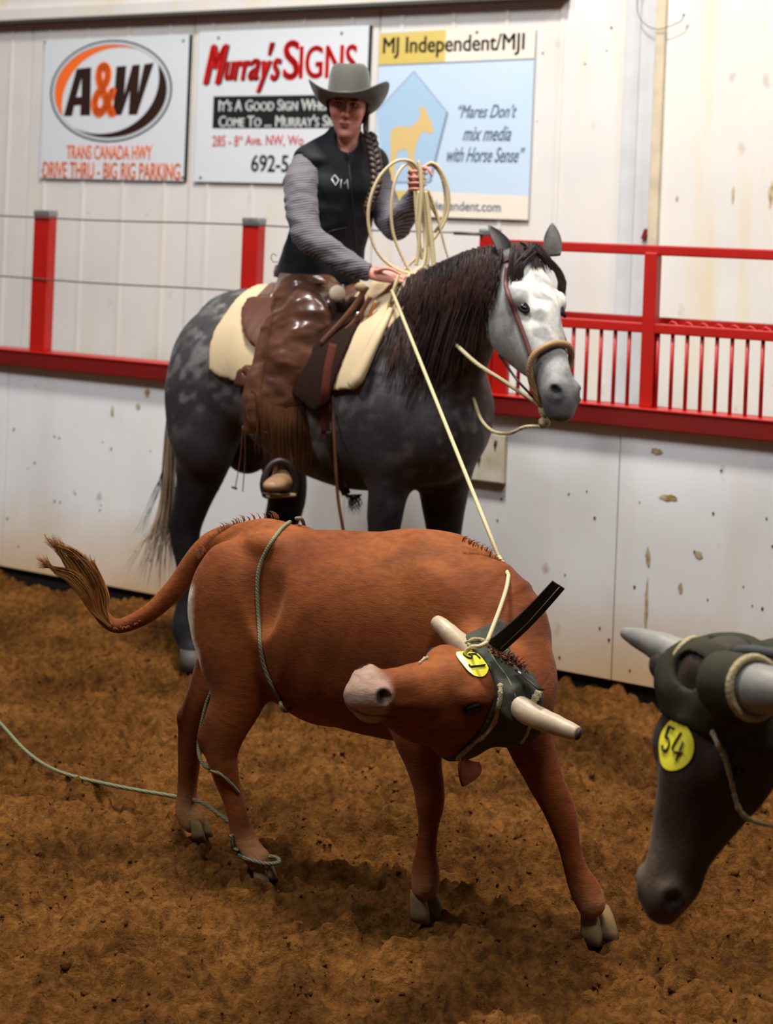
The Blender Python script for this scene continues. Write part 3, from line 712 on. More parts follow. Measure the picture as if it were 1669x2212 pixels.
# legs: near hind, far hind, near fore, far fore
def leg(f, pts, k=.035, lat=None):
    lat = HL if lat is None else lat
    f.chain([(P(x, y, d), m_(rl, d), m_(rf, d)) for x, y, d, rl, rf in pts], k, 5, dirA=lat)
leg(hf, [(452, 900, 6.93, 52, 88), (440, 985, 6.93, 46, 68), (420, 1065, 6.95, 34, 46), (402, 1130, 6.98, 27, 38), (400, 1170, 6.98, 24, 34), (404, 1225, 6.97, 20, 25), (402, 1300, 6.96, 18, 22), (396, 1350, 6.95, 21, 28), (404, 1385, 6.93, 19, 23), (410, 1404, 6.92, 22, 26)])
leg(hf, [(585, 930, 7.2, 44, 56), (612, 1010, 7.22, 40, 50), (618, 1080, 7.22, 32, 44), (600, 1150, 7.26, 26, 36), (596, 1200, 7.25, 20, 26), (592, 1290, 7.22, 18, 21), (590, 1350, 7.2, 20, 26), (600, 1385, 7.17, 20, 24)])
leg(hf, [(868, 985, 6.36, 50, 66), (842, 1045, 6.34, 42, 48), (830, 1120, 6.34, 34, 38), (824, 1200, 6.33, 29, 30), (822, 1262, 6.32, 28, 33), (822, 1310, 6.32, 20, 24), (822, 1400, 6.32, 18, 22), (820, 1450, 6.32, 21, 27), (830, 1485, 6.28, 19, 23), (838, 1512, 6.26, 24, 27)])
leg(hf, [(965, 985, 6.42, 56, 66), (958, 1060, 6.46, 46, 54), (958, 1130, 6.48, 34, 42), (960, 1200, 6.5, 28, 32), (962, 1245, 6.5, 27, 32), (962, 1300, 6.5, 20, 24), (962, 1380, 6.5, 18, 22), (962, 1430, 6.5, 21, 26), (972, 1462, 6.46, 19, 23), (978, 1485, 6.44, 24, 27)])
# hock points
hf.ell(P(384, 1128, 7.0), (.03, .025, .045), None, .03); hf.ell(P(582, 1140, 7.3), (.03, .025, .045), None, .03)
# groove between haunch and barrel (flank)
# head: its own frame
def frame(A, L0):
    A = nrm(A); L0 = np.asarray(L0, float); L0 = nrm(L0 - A * (A @ L0)); U = np.cross(A, L0); return A, L0, U
hA, hL, hU = frame(dirv(.215, .84, -.50), dirv(.82, .10, .57))
if hU @ V_ > 0: hU = -hU
hO = P(1146, 550, 5.97)
def HD(a, l, u): return hO + hA * a + hL * l + hU * u
hs = [(0.0, -.085, .085, .078), (.07, -.095, .105, .098), (.15, -.115, .130, .116), (.22, -.125, .142, .116), (.30, -.110, .120, .094), (.38, -.085, .090, .073), (.45, -.072, .072, .058), (.51, -.068, .066, .058), (.555, -.072, .060, .056), (.585, -.076, .045, .046)]
hf.chain([(HD(a, 0, u), hw, hh) for a, u, hh, hw in hs], .05, 5, dirA=hL)
for sd in (-1, 1):
    hf.ell(HD(.20, .052 * sd, -.175), (.105, .045, .085), (hA, hL, hU), .03)     # cheek
    hf.ell(HD(.165, .092 * sd, -.035), (.05, .034, .034), (hA, hL, hU), .025)    # brow
    hf.ell(HD(.30, .052 * sd, -.045), (.12, .016, .016), (hA, hL, hU), .03)      # facial crest
    hf.ell(HD(.535, .042 * sd, -.038), (.040, .024, .032), (hA, hL, hU), .02)    # nostril rim
    hf.ell(HD(.545, .058 * sd, -.022), (.026, .018, .016), (nrm(hA + .5 * hU), hL, nrm(hU - .5 * hA)), .010, -1)
hf.ell(HD(.568, 0, -.118), (.035, .035, .022), (hA, hL, hU), .02)                # chin
hf.ell(HD(.17, 0, .0), (.14, .05, .02), (hA, hL, hU), .03)                      # forehead
headf = hf.crop(P(1010, 480, 5.2) - .25, P(1290, 930, 6.6) + .25) if False else hf
hooves = []
def body_col(V, N):
    n = len(V); c = np.zeros((n, 3)); base = np.array(lin((62, 60, 60))); light = np.array(lin((126, 124, 122))); dark = np.array(lin((24, 23, 24))); brown = np.array(lin((82, 66, 60)))
    c[:] = base; t = n3(V, 34, 3); c += (light - base) * (ss(.42, .72, t) * ss(.35, .62, n3(V, 5, 6)))[:, None] * .75
    c *= (.7 + .6 * n3(V, 6, 19))[:, None]
    t = n3(V, 26, 13); c *= (.8 + .4 * t)[:, None]
    px, py = proj(V)
    t = ss(.5, .62, n3(V, 5, 8)); c += (brown - c) * (t * .45)[:, None]
    # dark points: legs and haunch seat
    lg = ss(1.02, .72, V[:, 2]) ; c += (dark - c) * (lg * .93)[:, None]
    q = (V - hp(505, 780)); back = ss(-.02, -.30, q @ HA) ; c += (dark - c) * (back * .55)[:, None]
    # head paler
    r = V - hO; a = r @ hA; l = r @ hL; u = r @ hU
    inh = ss(.02, .09, a) * ss(-.34, -.22, u) * (np.abs(l) < .2) * ss(.75, .65, a)
    pale = np.array(lin((176, 174, 170))); white = np.array(lin((232, 228, 218))); mz = np.array(lin((86, 86, 88)))
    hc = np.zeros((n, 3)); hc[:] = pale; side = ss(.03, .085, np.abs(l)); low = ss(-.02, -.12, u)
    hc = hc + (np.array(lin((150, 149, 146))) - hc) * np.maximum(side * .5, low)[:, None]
    wt = ss(-.075, -.02, u) * ss(.40, .22, a); tn = n3(V, 16, 9); hc += (white - hc) * (wt * ss(.33, .5, tn))[:, None]
    dk = ss(.54, .66, n3(V, 20, 33)) * ss(.12, .2, a); hc += (np.array(lin((96, 96, 98))) - hc) * (dk * .6)[:, None]
    md = ss(.40, .56, a); hc += (mz - hc) * (md * .85)[:, None]
    nos = np.minimum(*[np.linalg.norm(np.stack([(a - .545), (l - .058 * s_), (u + .022)], 1), axis=1) for s_ in (-1, 1)]); hc *= (.12 + .88 * ss(.016, .034, nos))[:, None]
    eye = np.minimum(*[np.linalg.norm(np.stack([(a - .19) * .8, (l - .095 * s_), (u + .030) * 1.3], 1), axis=1) for s_ in (-1, 1)]); hc *= (.45 + .55 * ss(.020, .040, eye))[:, None]
    crest = ss(.10, .0, a) * ss(-.16, -.04, u)
    c = c + (hc - c) * inh[:, None]
    return c
MHORSE = mat('horse_coat', (90, 90, 90), rough=.62, spec=.22, attr=True, var=(60, .45, (170, 168, 165)), bump=(160, .25, .003), sheen=.05)
folds(hf, .007, 6, 81, (1, 1, .8))
hroot = empty('horse', (*(hp(680, 900)[:2]), 0), 'dark grey horse with paler mottled face, standing saddled by the wall', 'horse')
hbody = hf.mesh('body', MHORSE, hroot, body_col); hbvh = hf.bvh()
MHOOF = mat('hoof', (64, 56, 48), rough=.6, var=(20, .5, (60, 54, 50)))
for (x, y, d) in ((412, 1413, 6.9), (604, 1399, 7.14), (842, 1524, 6.23), (982, 1496, 6.41)):
    g = P(x, y, d); tp = np.array([g[0], g[1], .075]); bt = np.array([g[0], g[1], -.005]) + HA * .018
    vs = []; n = 16
    for (c_, r_) in ((tp, .050), (tp * .5 + bt * .5, .057), (bt, .064)):
        for i in range(n):
            a = 2 * math.pi * i / n; fr = math.cos(a); vs.append(c_ + HA * r_ * fr * (1.12 if fr > 0 else .85) + HL * r_ * math.sin(a))
    fs = [(j * n + i, j * n + (i + 1) % n, (j + 1) * n + (i + 1) % n, (j + 1) * n + i) for j in range(2) for i in range(n)] + [tuple(range(n - 1, -1, -1)), tuple(2 * n + i for i in range(n))]
    fixn(pymesh('hoof', vs, fs, MHOOF, hroot))
# eyes
MEYE = mat('eye', (8, 6, 6), rough=.2, spec=.4)
_e = drape(hbvh, 1129, 662, 0) - hO; _ea, _el, _eu = _e @ hA, abs(_e @ hL), _e @ hU
MLID = mat('eyelid_dark', (30, 28, 28), rough=.85, spec=.1)
for sd in (-1, 1):
    ec = HD(_ea, _el * sd, _eu); en = nrm(hL * sd * .8 + hU * .75); e1 = nrm(hA - sd * hL * .8); e1 = nrm(e1 - en * (e1 @ en)); e2 = np.cross(en, e1)
    v, f = ellipsoid_geo(ec - en * .006, [e1 * .022, e2 * .012, en * .012], 20, 12); pymesh('eye', v, f, MEYE, hroot)
    tube('eyelid', [ec - en * .001 + e1 * .026 * math.cos(t) + e2 * .013 * math.sin(t) for t in np.linspace(0, 2 * math.pi, 20, endpoint=False)], .0055, MLID, hroot, 8, closed=True)
# ears: cupped leaves
def ear_geo(base, tip, face, wid, cup=.6, th=.006, n=12, mseg=10, fat=.38):
    """face: direction the opening faces"""
    ax = tip - base; Ln = np.linalg.norm(ax); t = ax / Ln; face = nrm(face - t * (face @ t)); sdv = np.cross(t, face)
    vs = []; 
    for layer in (0, 1):
        for i in range(n + 1):
            u = i / n; wd = wid * (math.sin(math.pi * min(1, (u * .80 + .20) ** (1.0))) ** .75) * (1 - .1 * u)
            if i == n: wd = wid * .06
            for j in range(mseg + 1):
                a = (j / mseg * 2 - 1) * 1.35 * (1.25 - .35 * u); x = math.sin(a) / math.sin(1.35) * wd; y = -math.cos(a) * wd * cup
                p = base + t * Ln * u + sdv * x + face * (y + wd * cup * .4 + .012 * math.sin(math.pi * u)) - face * (th * layer)
                vs.append(p)
    m1 = mseg + 1; o = (n + 1) * m1; fs = []
    for i in range(n):
        for j in range(mseg):
            a = i * m1 + j; fs.append((a, a + 1, a + m1 + 1, a + m1)); fs.append((o + a, o + a + m1, o + a + m1 + 1, o + a + 1))
        for j in (0, mseg):
            a = i * m1 + j; fs.append((a, a + m1, o + a + m1, o + a))
    for j in range(mseg): a = n * m1 + j; fs.append((a, a + 1, o + a + 1, o + a)); fs.append((j, o + j, o + j + 1, j + 1))
    return vs, fs
MEAR = mat('ear_skin', (112, 108, 104), rough=.8, var=(25, .6, (66, 62, 60)), bump=(120, .3, .003))
nb = P(1104, 575, 5.96); nt_ = P(1056, 486, 5.93)
fixn(pymesh('ear', *ear_geo(nb, nt_, dirv(.75, .15, -.6), .040, .55), MEAR, hroot))
fb = P(1196, 553, 6.02); ft = P(1192, 481, 6.04)
fixn(pymesh('ear', *ear_geo(fb, ft, dirv(-.25, .05, -1), .034, .5), MEAR, hroot))

# hair bundles
def strands(name, m, parent, roots, n, sides=4, r0=.003, taper=.15, seed=1, kind=None):
    """roots(t, rng) -> list of points of one lock"""
    r = np.random.default_rng(seed); lst = []
    for i in range(n):
        pts, rad = roots(i / n, r)
        pts = np.asarray(pts); k = len(pts); rr_ = np.array([rad * (1 - (1 - taper) * (j / (k - 1)) ** 1.5) for j in range(k)])
        lst.append(tube_geo(pts, rr_, sides, cap=False, flat=.6))
    v, f = join_geo(lst); o = pymesh(name, v, f, m, parent)
    if kind: o['kind'] = kind
    return o
MMANE = mat('mane_hair', (30, 24, 24), rough=.55, spec=.25, var=(7, .8, (70, 44, 36)))
CR = catmull([np.array(q, float) for q in ((868, 612), (900, 600), (935, 584), (970, 568), (1005, 554), (1035, 545), (1062, 540), (1082, 545))], 10)
CD = [6.42, 6.37, 6.31, 6.25, 6.18, 6.12, 6.07, 6.03]
def mane_root(t, r):
    u = (t + r.uniform(0, .02)) * (len(CR) - 1); i = min(int(u), len(CR) - 2); q = CR[i] + (CR[i + 1] - CR[i]) * (u - i)
    d = np.interp(u / (len(CR) - 1) * 7, range(8), CD)
    x, y = q[0], q[1] + r.uniform(-1, 7); lenp = r.uniform(110, 250) * (.75 + .5 * math.sin(math.pi * min(1, t * 1.1))) * (.8 if t > .88 else 1)
    lean = r.uniform(-.22, .05) - .10; ph = r.uniform(0, 6); am = r.uniform(1, 6); pts = []; last = None
    for s_ in np.linspace(0, 1, 9):
        qx = x + lean * lenp * s_ + am * math.sin(ph + s_ * 4); qy = y + lenp * s_
        p = drape(hbvh, qx, qy, .010 + .012 * r.random())
        if p is None or abs(p[1] - (last[1] if last is not None else d)) > .16: p = P(qx, qy, (last[1] if last is not None else d) - .002)
        if last is not None and p[1] > last[1] + .015: p = P(qx, qy, last[1] + .008)
        pts.append(p); last = p
    return catmull(pts, 2), r.uniform(.003, .0075)
strands('mane', MMANE, hroot, mane_root, 700, seed=4, kind='stuff')
# forelock: falls between the ears, parted round the brow to both sides
def fore_root(t, r):
    sd = -1 if r.random() < .45 else 1
    l0 = r.uniform(-.02, .02); ptx = []
    for s_ in np.linspace(0, 1, 8):
        a = -.02 + s_ * (.17 if sd > 0 else .13); l = l0 + sd * (.10 if sd > 0 else .085) * ss(0, .75, s_) ; u = .022 - .05 * s_ ** 2 + .008 * r.random()
        ptx.append(HD(a + r.uniform(-.006, .006), l, u + .012))
    return catmull(ptx, 2), r.uniform(.004, .007)
strands('forelock', MMANE, hroot, fore_root, 130, seed=8, kind='stuff')
def poll_root(t, r):
    l0 = r.uniform(-.085, .06); a0 = -.05 + .02 * r.random()
    if l0 < -.03:      # beside the near ear, lying down the cheek
        pts = [HD(a0, l0 * .8, -.01), HD(a0 + .04, l0 - .012, .014), HD(a0 + .085, l0 - .028, -.002 + .01 * r.random()), HD(a0 + .12 + .05 * r.random(), l0 - .035, -.026)]
    else: pts = [HD(a0, l0, .0), HD(a0 + .03, l0, .026), HD(a0 + .065, l0, .028), HD(a0 + .09 + .03 * r.random(), l0 * 1.2, .022)]
    return catmull(pts, 3), r.uniform(.005, .008)
def poll_root_old(t, r):
    x = r.uniform(1060, 1175); d = 6.0; pts = [P(x + r.uniform(-4, 4), 540 + r.uniform(-9, 2), d + .02), P(x - 8 + (x - 1115) * .15, 533, d - .02), P(x + (x - 1120) * .3, 550 + r.uniform(0, 14), d - .06), P(x + (x - 1120) * .5, 575 + r.uniform(0, 40), d - .07)]
    return catmull(pts, 3), r.uniform(.005, .008)
strands('poll_hair', MMANE, hroot, poll_root, 150, seed=9, kind='stuff')
# tail
MTAIL1 = mat('tail_dark', (40, 34, 34), rough=.5, spec=.3, var=(10, .6, (70, 56, 50)))
MTAIL2 = mat('tail_pale', (196, 172, 142), rough=.6, var=(12, .7, (140, 116, 92)))
def tail_dark(t, r):
    w_ = r.uniform(-1, 1); d = 7.12 + r.uniform(-.04, .04)
    L_ = r.uniform(.7, 1.0)
    pts = [(446 + 5 * w_, 662), (412 + 6 * w_, 712), (384 + 8 * w_, 790), (372 + 9 * w_, 880), (364 + 11 * w_, 980), (360 + 13 * w_, 1060), (354 + 16 * w_, 1130)]
    pts = [P(x + r.uniform(-2, 2), y, d - .02 * i * 0) for i, (x, y) in enumerate(pts)]
    c_ = catmull(pts, 3); return c_[:max(6, int(len(c_) * L_))], r.uniform(.004, .007)
strands('tail', MTAIL1, hroot, tail_dark, 130, seed=11, kind='stuff')
def tail_pale(t, r):
    w_ = r.uniform(-1, 1); f_ = r.random(); d = 7.12 + r.uniform(-.05, .05)
    ex = 345 + 50 * w_ - (40 * (f_ < .3)); ey = 1190 + 90 * r.random() - 25 * abs(w_)
    pts = [(368 + 9 * w_, 900 + 60 * f_), (366 + 13 * w_, 990), (362 + 15 * w_, 1070), (356 + 24 * w_, 1130), ((356 + ex) / 2 + 6 * w_, 1190 - 20), (ex, ey)]
    return catmull([P(x + r.uniform(-2, 2), y, d) for x, y in pts], 3), r.uniform(.003, .0065)
strands('tail', MTAIL2, hroot, tail_pale, 120, seed=12, kind='stuff')
def tail_wisp(t, r):
    pts = [(372, 930), (352 + 6 * r.random(), 1010), (322 + 14 * r.random(), 1080), (282 + 30 * r.random(), 1150 + 12 * r.random())]
    return catmull([P(x, y, 7.1 + .03 * t) for x, y in pts], 4), .0026
strands('tail', MTAIL1, hroot, tail_wisp, 9, seed=13, kind='stuff')
# ================================================================ the red steer
SA_ = dirv(math.cos(math.radians(30)), 0, -math.sin(math.radians(30))); SA_[2] = 0; SA_ = nrm(SA_)
SL_ = np.array([-SA_[1], SA_[0], 0.0])
if SL_[1] < 0: SL_ = -SL_
def sdp(px): return 4.88 - (px - 500) * .00072
def sp_(px, py, dd=0.0): return P(px, py, sdp(px) + dd)
sf = Field((-.86, 3.80, -.02), (.68, 5.20, 1.12), .0064)
def ssec(px, py, hh, hw): return (sp_(px, py), hw, m_(hh, sdp(px)))
bodychain(sf, [ssec(532, 1272, 118, .12), ssec(580, 1292, 158, .155), ssec(640, 1330, 188, .175), ssec(740, 1356, 207, .20), ssec(850, 1372, 218, .20), ssec(950, 1384, 224, .185), ssec(1020, 1400, 200, .145), ssec(1050, 1432, 165, .11)], SL_, .03)
for sd in (-1, 1):
    sf.ell(sp_(526, 1290) + SL_ * .085 * sd, (.12, .085, .17), (SA_, SL_, nrm(ZU - .15 * SA_)), .04)
    sf.ell(sp_(545, 1395) + SL_ * .10 * sd, (.11, .07, .14), (SA_, SL_, nrm(ZU + .2 * SA_)), .04)
    sf.ell(sp_(612, 1168) + SL_ * .085 * sd, (.055, .03, .03), (SA_, SL_, ZU), .04)      # hook bone
    sf.ell(sp_(995, 1360) + SL_ * .125 * sd, (.11, .05, .19), (nrm(SA_ + .3 * ZU), SL_, nrm(ZU - .3 * SA_)), .05)
    sf.ell(sp_(640, 1265) + SL_ * .165 * sd, (.05, .03, .10), (SA_, SL_, ZU), .05, -1)   # hollow before the hip
sf.ell(sp_(575, 1165), (.12, .045, .055), (SA_, SL_, ZU), .05)
sf.ell(sp_(930, 1200), (.16, .05, .06), (SA_, SL_, ZU), .05)
sf.ell(P(1088, 1450, 4.52), (.125, .12, .15), (SA_, SL_, ZU), .05)
# neck curling round towards the viewer
sf.chain([(sp_(970, 1335, 0), .14, .19), (P(1030, 1362, 4.48), .125, .165), (P(1072, 1408, 4.42), .115, .145), (P(1108, 1468, 4.36), .105, .125), (P(1105, 1515, 4.30), .10, .115)], .05, 5, dirA=nrm(dirv(.7, .2, .7)))
def sleg(pts, k=.025): sf.chain([(P(x, y, d), m_(rl, d), m_(rf, d)) for x, y, d, rl, rf in pts], k, 5, dirA=SL_)
sleg([(536, 1420, 4.76, 62, 92), (518, 1500, 4.74, 48, 62), (490, 1565, 4.74, 32, 48), (477, 1615, 4.75, 27, 41), (482, 1652, 4.75, 23, 33), (496, 1705, 4.75, 19, 25), (512, 1762, 4.74, 18, 23), (526, 1808, 4.74, 22, 27), (542, 1838, 4.72, 21, 24), (560, 1860, 4.70, 22, 26)])
sleg([(510, 1400, 4.98, 50, 80), (458, 1490, 5.02, 42, 52), (424, 1545, 5.05, 28, 40), (413, 1592, 5.06, 24, 31), (407, 1655, 5.06, 19, 25), (403, 1710, 5.06, 18, 24), (403, 1748, 5.06, 22, 28), (418, 1775, 5.04, 20, 25)])
sleg([(925, 1480, 4.50, 70, 95), (905, 1570, 4.46, 50, 62), (912, 1640, 4.46, 36, 42), (926, 1700, 4.46, 30, 34), (928, 1738, 4.46, 27, 30), (924, 1785, 4.46, 18, 21), (920, 1835, 4.46, 18, 22), (918, 1878, 4.46, 25, 30), (917, 1915, 4.45, 24, 28)])
sleg([(1110, 1470, 4.52, 70, 85), (1130, 1560, 4.46, 50, 58), (1163, 1650, 4.43, 38, 43), (1202, 1735, 4.41, 32, 35), (1218, 1780, 4.40, 27, 29), (1232, 1838, 4.39, 20, 23), (1246, 1882, 4.38, 21, 25), (1262, 1918, 4.37, 28, 33), (1278, 1955, 4.35, 27, 31)])
sf.ell(P(440, 1598, 4.76), (.018, .016, .035), None, .02)
sf.ell(P(394, 1545, 5.07), (.016, .02, .03), None, .02)
# achilles sinew and skin fold
sf.cone([(P(474, 1500, 4.77), .016, .016, SL_), (P(438, 1590, 4.76), .012, .012, SL_)], .02)
# belly fold
sf.ell(sp_(690, 1520), (.10, .05, .05), (SA_, SL_, ZU), .05)
# tail
sf.chain([(P(515, 1165, 4.90), .050, .05), (P(462, 1178, 4.92), .040, .042), (P(415, 1222, 4.94), .034, .034), (P(375, 1275, 4.95), .030, .030), (P(330, 1318, 4.96), .025, .025), (P(285, 1344, 4.97), .021, .021), (P(246, 1352, 4.97), .020, .02), (P(216, 1322, 4.97), .020, .020), (P(203, 1285, 4.97), .016, .016)], .02, 5)
# head
def head_fn(O, A, L, U):
    return lambda a, l, u: O + A * a + L * l + U * u
sAx, sLx, sUx = frame(dirv(-.77, -.09, -.62), dirv(.57, .52, -.68))
if sUx @ D_ > 0: sUx = -sUx
SO = P(1082, 1430, 4.25); SH = head_fn(SO, sAx, sLx, sUx)
def bovine_head(f, H, A, L, U):
    f.chain([(H(a, 0, u), hw, hh) for a, u, hh, hw in [(-.02, -.078, .088, .085), (.04, -.090, .103, .096), (.10, -.102, .117, .100), (.17, -.106, .121, .090), (.24, -.094, .098, .069), (.30, -.080, .076, .056), (.355, -.070, .062, .049), (.395, -.067, .055, .049), (.422, -.068, .043, .041)]], .05, 5, dirA=L)
    for sd in (-1, 1):
        f.ell(H(.125, .076 * sd, -.034), (.045, .026, .024), (A, L, U), .035)            # brow
        f.ell(H(.13, .060 * sd, -.130), (.085, .038, .070), (A, L, U), .03)             # cheek
        f.ell(H(.140, .104 * sd, -.052), (.022, .020, .014), (A, L, U), .012, -1)
        f.ell(H(.25, .045 * sd, -.060), (.10, .016, .020), (A, L, U), .03)
        f.ell(H(.06, .045 * sd, -.205), (.085, .042, .050), (A, L, U), .04)            # jaw angle
        f.ell(H(.395, .034 * sd, -.042), (.032, .028, .030), (A, L, U), .015)
        f.ell(H(.404, .050 * sd, -.030), (.024, .017, .017), (nrm(A + .35 * U), L, nrm(U - .35 * A)), .007, -1)
        f.cone([(H(.02, .05 * sd, -.03), .045, .045, A), (H(-.005, .115 * sd, -.02), .034, .034, A)], .03)
        f.cone([(H(.415, .043 * sd, -.092), .006, .006, U), (H(.33, .062 * sd, -.104), .004, .004, U)], .006, -1)   # mouth line
    f.ell(H(.372, 0, -.116), (.045, .036, .020), (A, L, U), .02)
    f.ell(H(.418, 0, -.054), (.022, .044, .032), (A, L, U), .015)
    f.cone([(H(.436, .038, -.086), .0055, .0055, U), (H(.438, 0, -.089), .0055, .0055, U), (H(.436, -.038, -.086), .0055, .0055, U)], .006, -1)
    f.ell(H(-.03, 0, -.010), (.04, .055, .035), (A, L, U), .03)                           # poll
bovine_head(sf, SH, sAx, sLx, sUx)
def bovine_col(V, base, lightc, darkc, nose, O, A, L, U):
    n = len(V); c = np.zeros((n, 3)); b = np.array(lin(base)); c[:] = b
    c += (np.array(lin(lightc)) - b) * (ss(.45, .68, n3(V, 7, 3)) * .55)[:, None]
    c += (np.array(lin(darkc)) - b) * (ss(.52, .72, n3(V, 11, 23)) * .45)[:, None]
    r = V - O; a = r @ A; l = r @ L; u = r @ U; near = (np.abs(l) < .16) & (u > -.26) & (u < .08)
    ns = ss(.358, .396, a + .03 * (n3(V, 25, 2) - .5) + .12 * np.clip(-u - .09, 0, .1)) * near
    ncol = np.array(lin(nose)) * (.8 + .4 * n3(V, 60, 5))[:, None]; c = c + (ncol - c) * ns[:, None]
    nos = np.minimum(*[np.linalg.norm(np.stack([(a - .404), (l - .050 * s_), (u + .030)], 1), axis=1) for s_ in (-1, 1)]); c *= (.06 + .94 * ss(.015, .025, nos))[:, None]
    mth = np.abs(u + .089 + .012 * np.clip((.415 - a) / .08, 0, 1)) + .02 * (a < .335) + .02 * (l * 0 > 1); c *= (1 - .75 * ss(.0055, .002, mth) * near * (a > .33))[:, None]
    eye = np.minimum(*[np.linalg.norm(np.stack([(a - .140) * .8, (l - .1 * s_), (u + .052) * 1.3], 1), axis=1) for s_ in (-1, 1)]); c *= (.18 + .82 * ss(.018, .032, eye))[:, None]
    return c
def steer_col(V, N):
    c = bovine_col(V, (118, 58, 20), (146, 82, 34), (80, 34, 10), (160, 130, 112), SO, sAx, sLx, sUx)
    q = (V - sp_(500, 1300)) @ SA_
    wt = (q > -.17) * ss(-.35, -.6, N @ SA_) * ss(.03, -.02, q + .012 * (n3(V, 20, 7) - .5)) * ss(.52, .58, V[:, 2]) * ss(.80, .76, V[:, 2]) * (np.abs((V - sp_(500, 1300)) @ SL_) < .2)
    c += (np.array(lin((236, 220, 196))) - c) * wt[:, None]
    px, py = proj(V); lo = ss(.16, .04, V[:, 2]); c += (np.array(lin((176, 130, 84))) - c) * (lo * .6)[:, None]
    return c
folds(sf, .009, 8, 91, (1.3, 1, .7), .02)
MSTEER = mat('red_coat', (150, 80, 40), rough=.72, spec=.18, attr=True, var=(55, .5, (165, 140, 120)), bump=(150, .35, .003), stretch=(.6, .6, 2.0), sheen=.05)
sroot = empty('steer', (*(sp_(750, 1500)[:2]), 0), 'red brown roping steer with number disc, head twisted back, in the foreground', 'steer')
sf.mesh('body', MSTEER, sroot, steer_col); sbvh = sf.bvh()
def snap(bvh, p, d, off=0.0):
    loc, nor, i, dist = bvh.ray_cast(Vector(p), Vector(d), .6)
    if loc is None: return np.asarray(p, float)
    return np.array(loc) - np.asarray(d) * off
# horns
MHORN = mat('horn', (176, 156, 128), rough=.45, spec=.5, var=(18, .8, (150, 128, 98)), bump=(60, .3, .003), stretch=(1, 1, 1))
MHORNEND = mat('horn_end', (40, 34, 28), rough=.7)
def horn(name, pts, rad, parent, m, flat_end=True):
    c = catmull(pts, 8); r = np.interp(np.linspace(0, 1, len(c)), np.linspace(0, 1, len(rad)), rad)
    r = r * (1 + .02 * np.sin(np.arange(len(c)) * 1.3))
    if not flat_end:
        t = nrm(c[-1] - c[-2]); e = r[-1]; c = np.vstack([c, c[-1] + t * e * .5, c[-1] + t * e * .85]); r = np.append(r, [e * .85, e * .45])
    else:
        t = nrm(c[-1] - c[-2]); e = r[-1]; c = np.vstack([c, c[-1] + t * e * .15]); r = np.append(r, [e * .86])
    return tube(name, c, r, m, parent, 20)
horn('horn', [P(1050, 1445, 4.24), P(1005, 1403, 4.26), P(968, 1366, 4.29), P(946, 1346, 4.32)], [.034, .030, .024, .020], sroot, MHORN, False)
horn('horn', [P(1110, 1520, 4.14), P(1150, 1545, 4.09), P(1200, 1566, 4.04), P(1246, 1584, 4.00)], [.031, .029, .0245, .0175], sroot, MHORN)
hc = P(1249, 1585.5, 3.995); v, f = ellipsoid_geo(hc, [dirv(.015, .006, -.006) * .5, dirv(-.006, .015, 0), dirv(.3, .1, .9) * .014], 12, 6)
pymesh('horn_tip', v, f, MHORNEND, sroot)
# eyes
for sd in (-1, 1):
    v, f = ellipsoid_geo(SH(.140, .088 * sd, -.053), [sAx * .021, sLx * .027, sUx * .017], 20, 12); pymesh('eye', v, f, MEYE, sroot)
    tube('eyelid', catmull([SH(.118, .094 * sd, -.055), SH(.128, .101 * sd, -.038), SH(.146, .103 * sd, -.036), SH(.162, .096 * sd, -.052)], 5), .0045, bpy.data.materials['eyelid_dark'], sroot, 6)
# ear squeezed out under the wrap
MREDEAR = mat('ear_red', (84, 38, 18), rough=.9, spec=.08, var=(20, .6, (120, 62, 44)), bump=(90, .4, .004))
fixn(pymesh('ear', *ear_geo(P(1016, 1640, 4.16), P(1002, 1697, 4.12), dirv(.1, .1, -1), .030, .7, .012), MREDEAR, sroot))
# hooves: two claws each
MCLAW = mat('steer_hoof', (130, 100, 66), rough=.8, spec=.12, var=(25, .8, (92, 82, 58)), bump=(50, .3, .004))
def claw(base, fw, side, sz, parent, m):
    """cloven foot: base point on the ground, fw = pointing direction"""
    up = np.array([0, 0, 1.0]); sdv = nrm(np.cross(up, fw))
    for s_ in (-1, 1):
        c = base + sdv * s_ * sz * .23 - up * .008; f2 = nrm(fw + sdv * s_ * .12); vs = []; n = 14
        for (h, r, sh) in ((1.35, .30, -.32), (.95, .39, -.08), (.45, .43, .10), (.0, .45, .24)):
            for i in range(n):
                a = 2 * math.pi * i / n; ca, sa = math.cos(a), math.sin(a); ex = (1.9 if ca > 0 else 1.0) * (.7 + .3 * (1 - h / 1.45))
                sq = .80 * (1 - .45 * max(ca, 0) ** 2)
                vs.append(c + up * h * sz * .62 + f2 * (sh * sz * .5 + r * sz * ca * ex * .62) + sdv * r * sz * sa * sq)
        fs = [(j * n + i, j * n + (i + 1) % n, (j + 1) * n + (i + 1) % n, (j + 1) * n + i) for j in range(3) for i in range(n)] + [tuple(range(n - 1, -1, -1)), tuple(3 * n + i for i in range(n))]
        fixn(pymesh('hoof_claw', vs, fs, m, parent))
claw(ground(915, 1972) + ZU * .0, nrm(dirv(.6, 0, -.8)), 1, .084, sroot, MCLAW)
claw(ground(1288, 2018) + ZU * .0, nrm(dirv(.45, 0, -.9)), 1, .090, sroot, MCLAW)
claw(ground(566, 1884) - ZU * .012, nrm(dirv(.8, 0, -.5)), 1, .066, sroot, MCLAW)
claw(ground(430, 1792) - ZU * .012, nrm(dirv(.8, 0, -.5)), 1, .062, sroot, MCLAW)
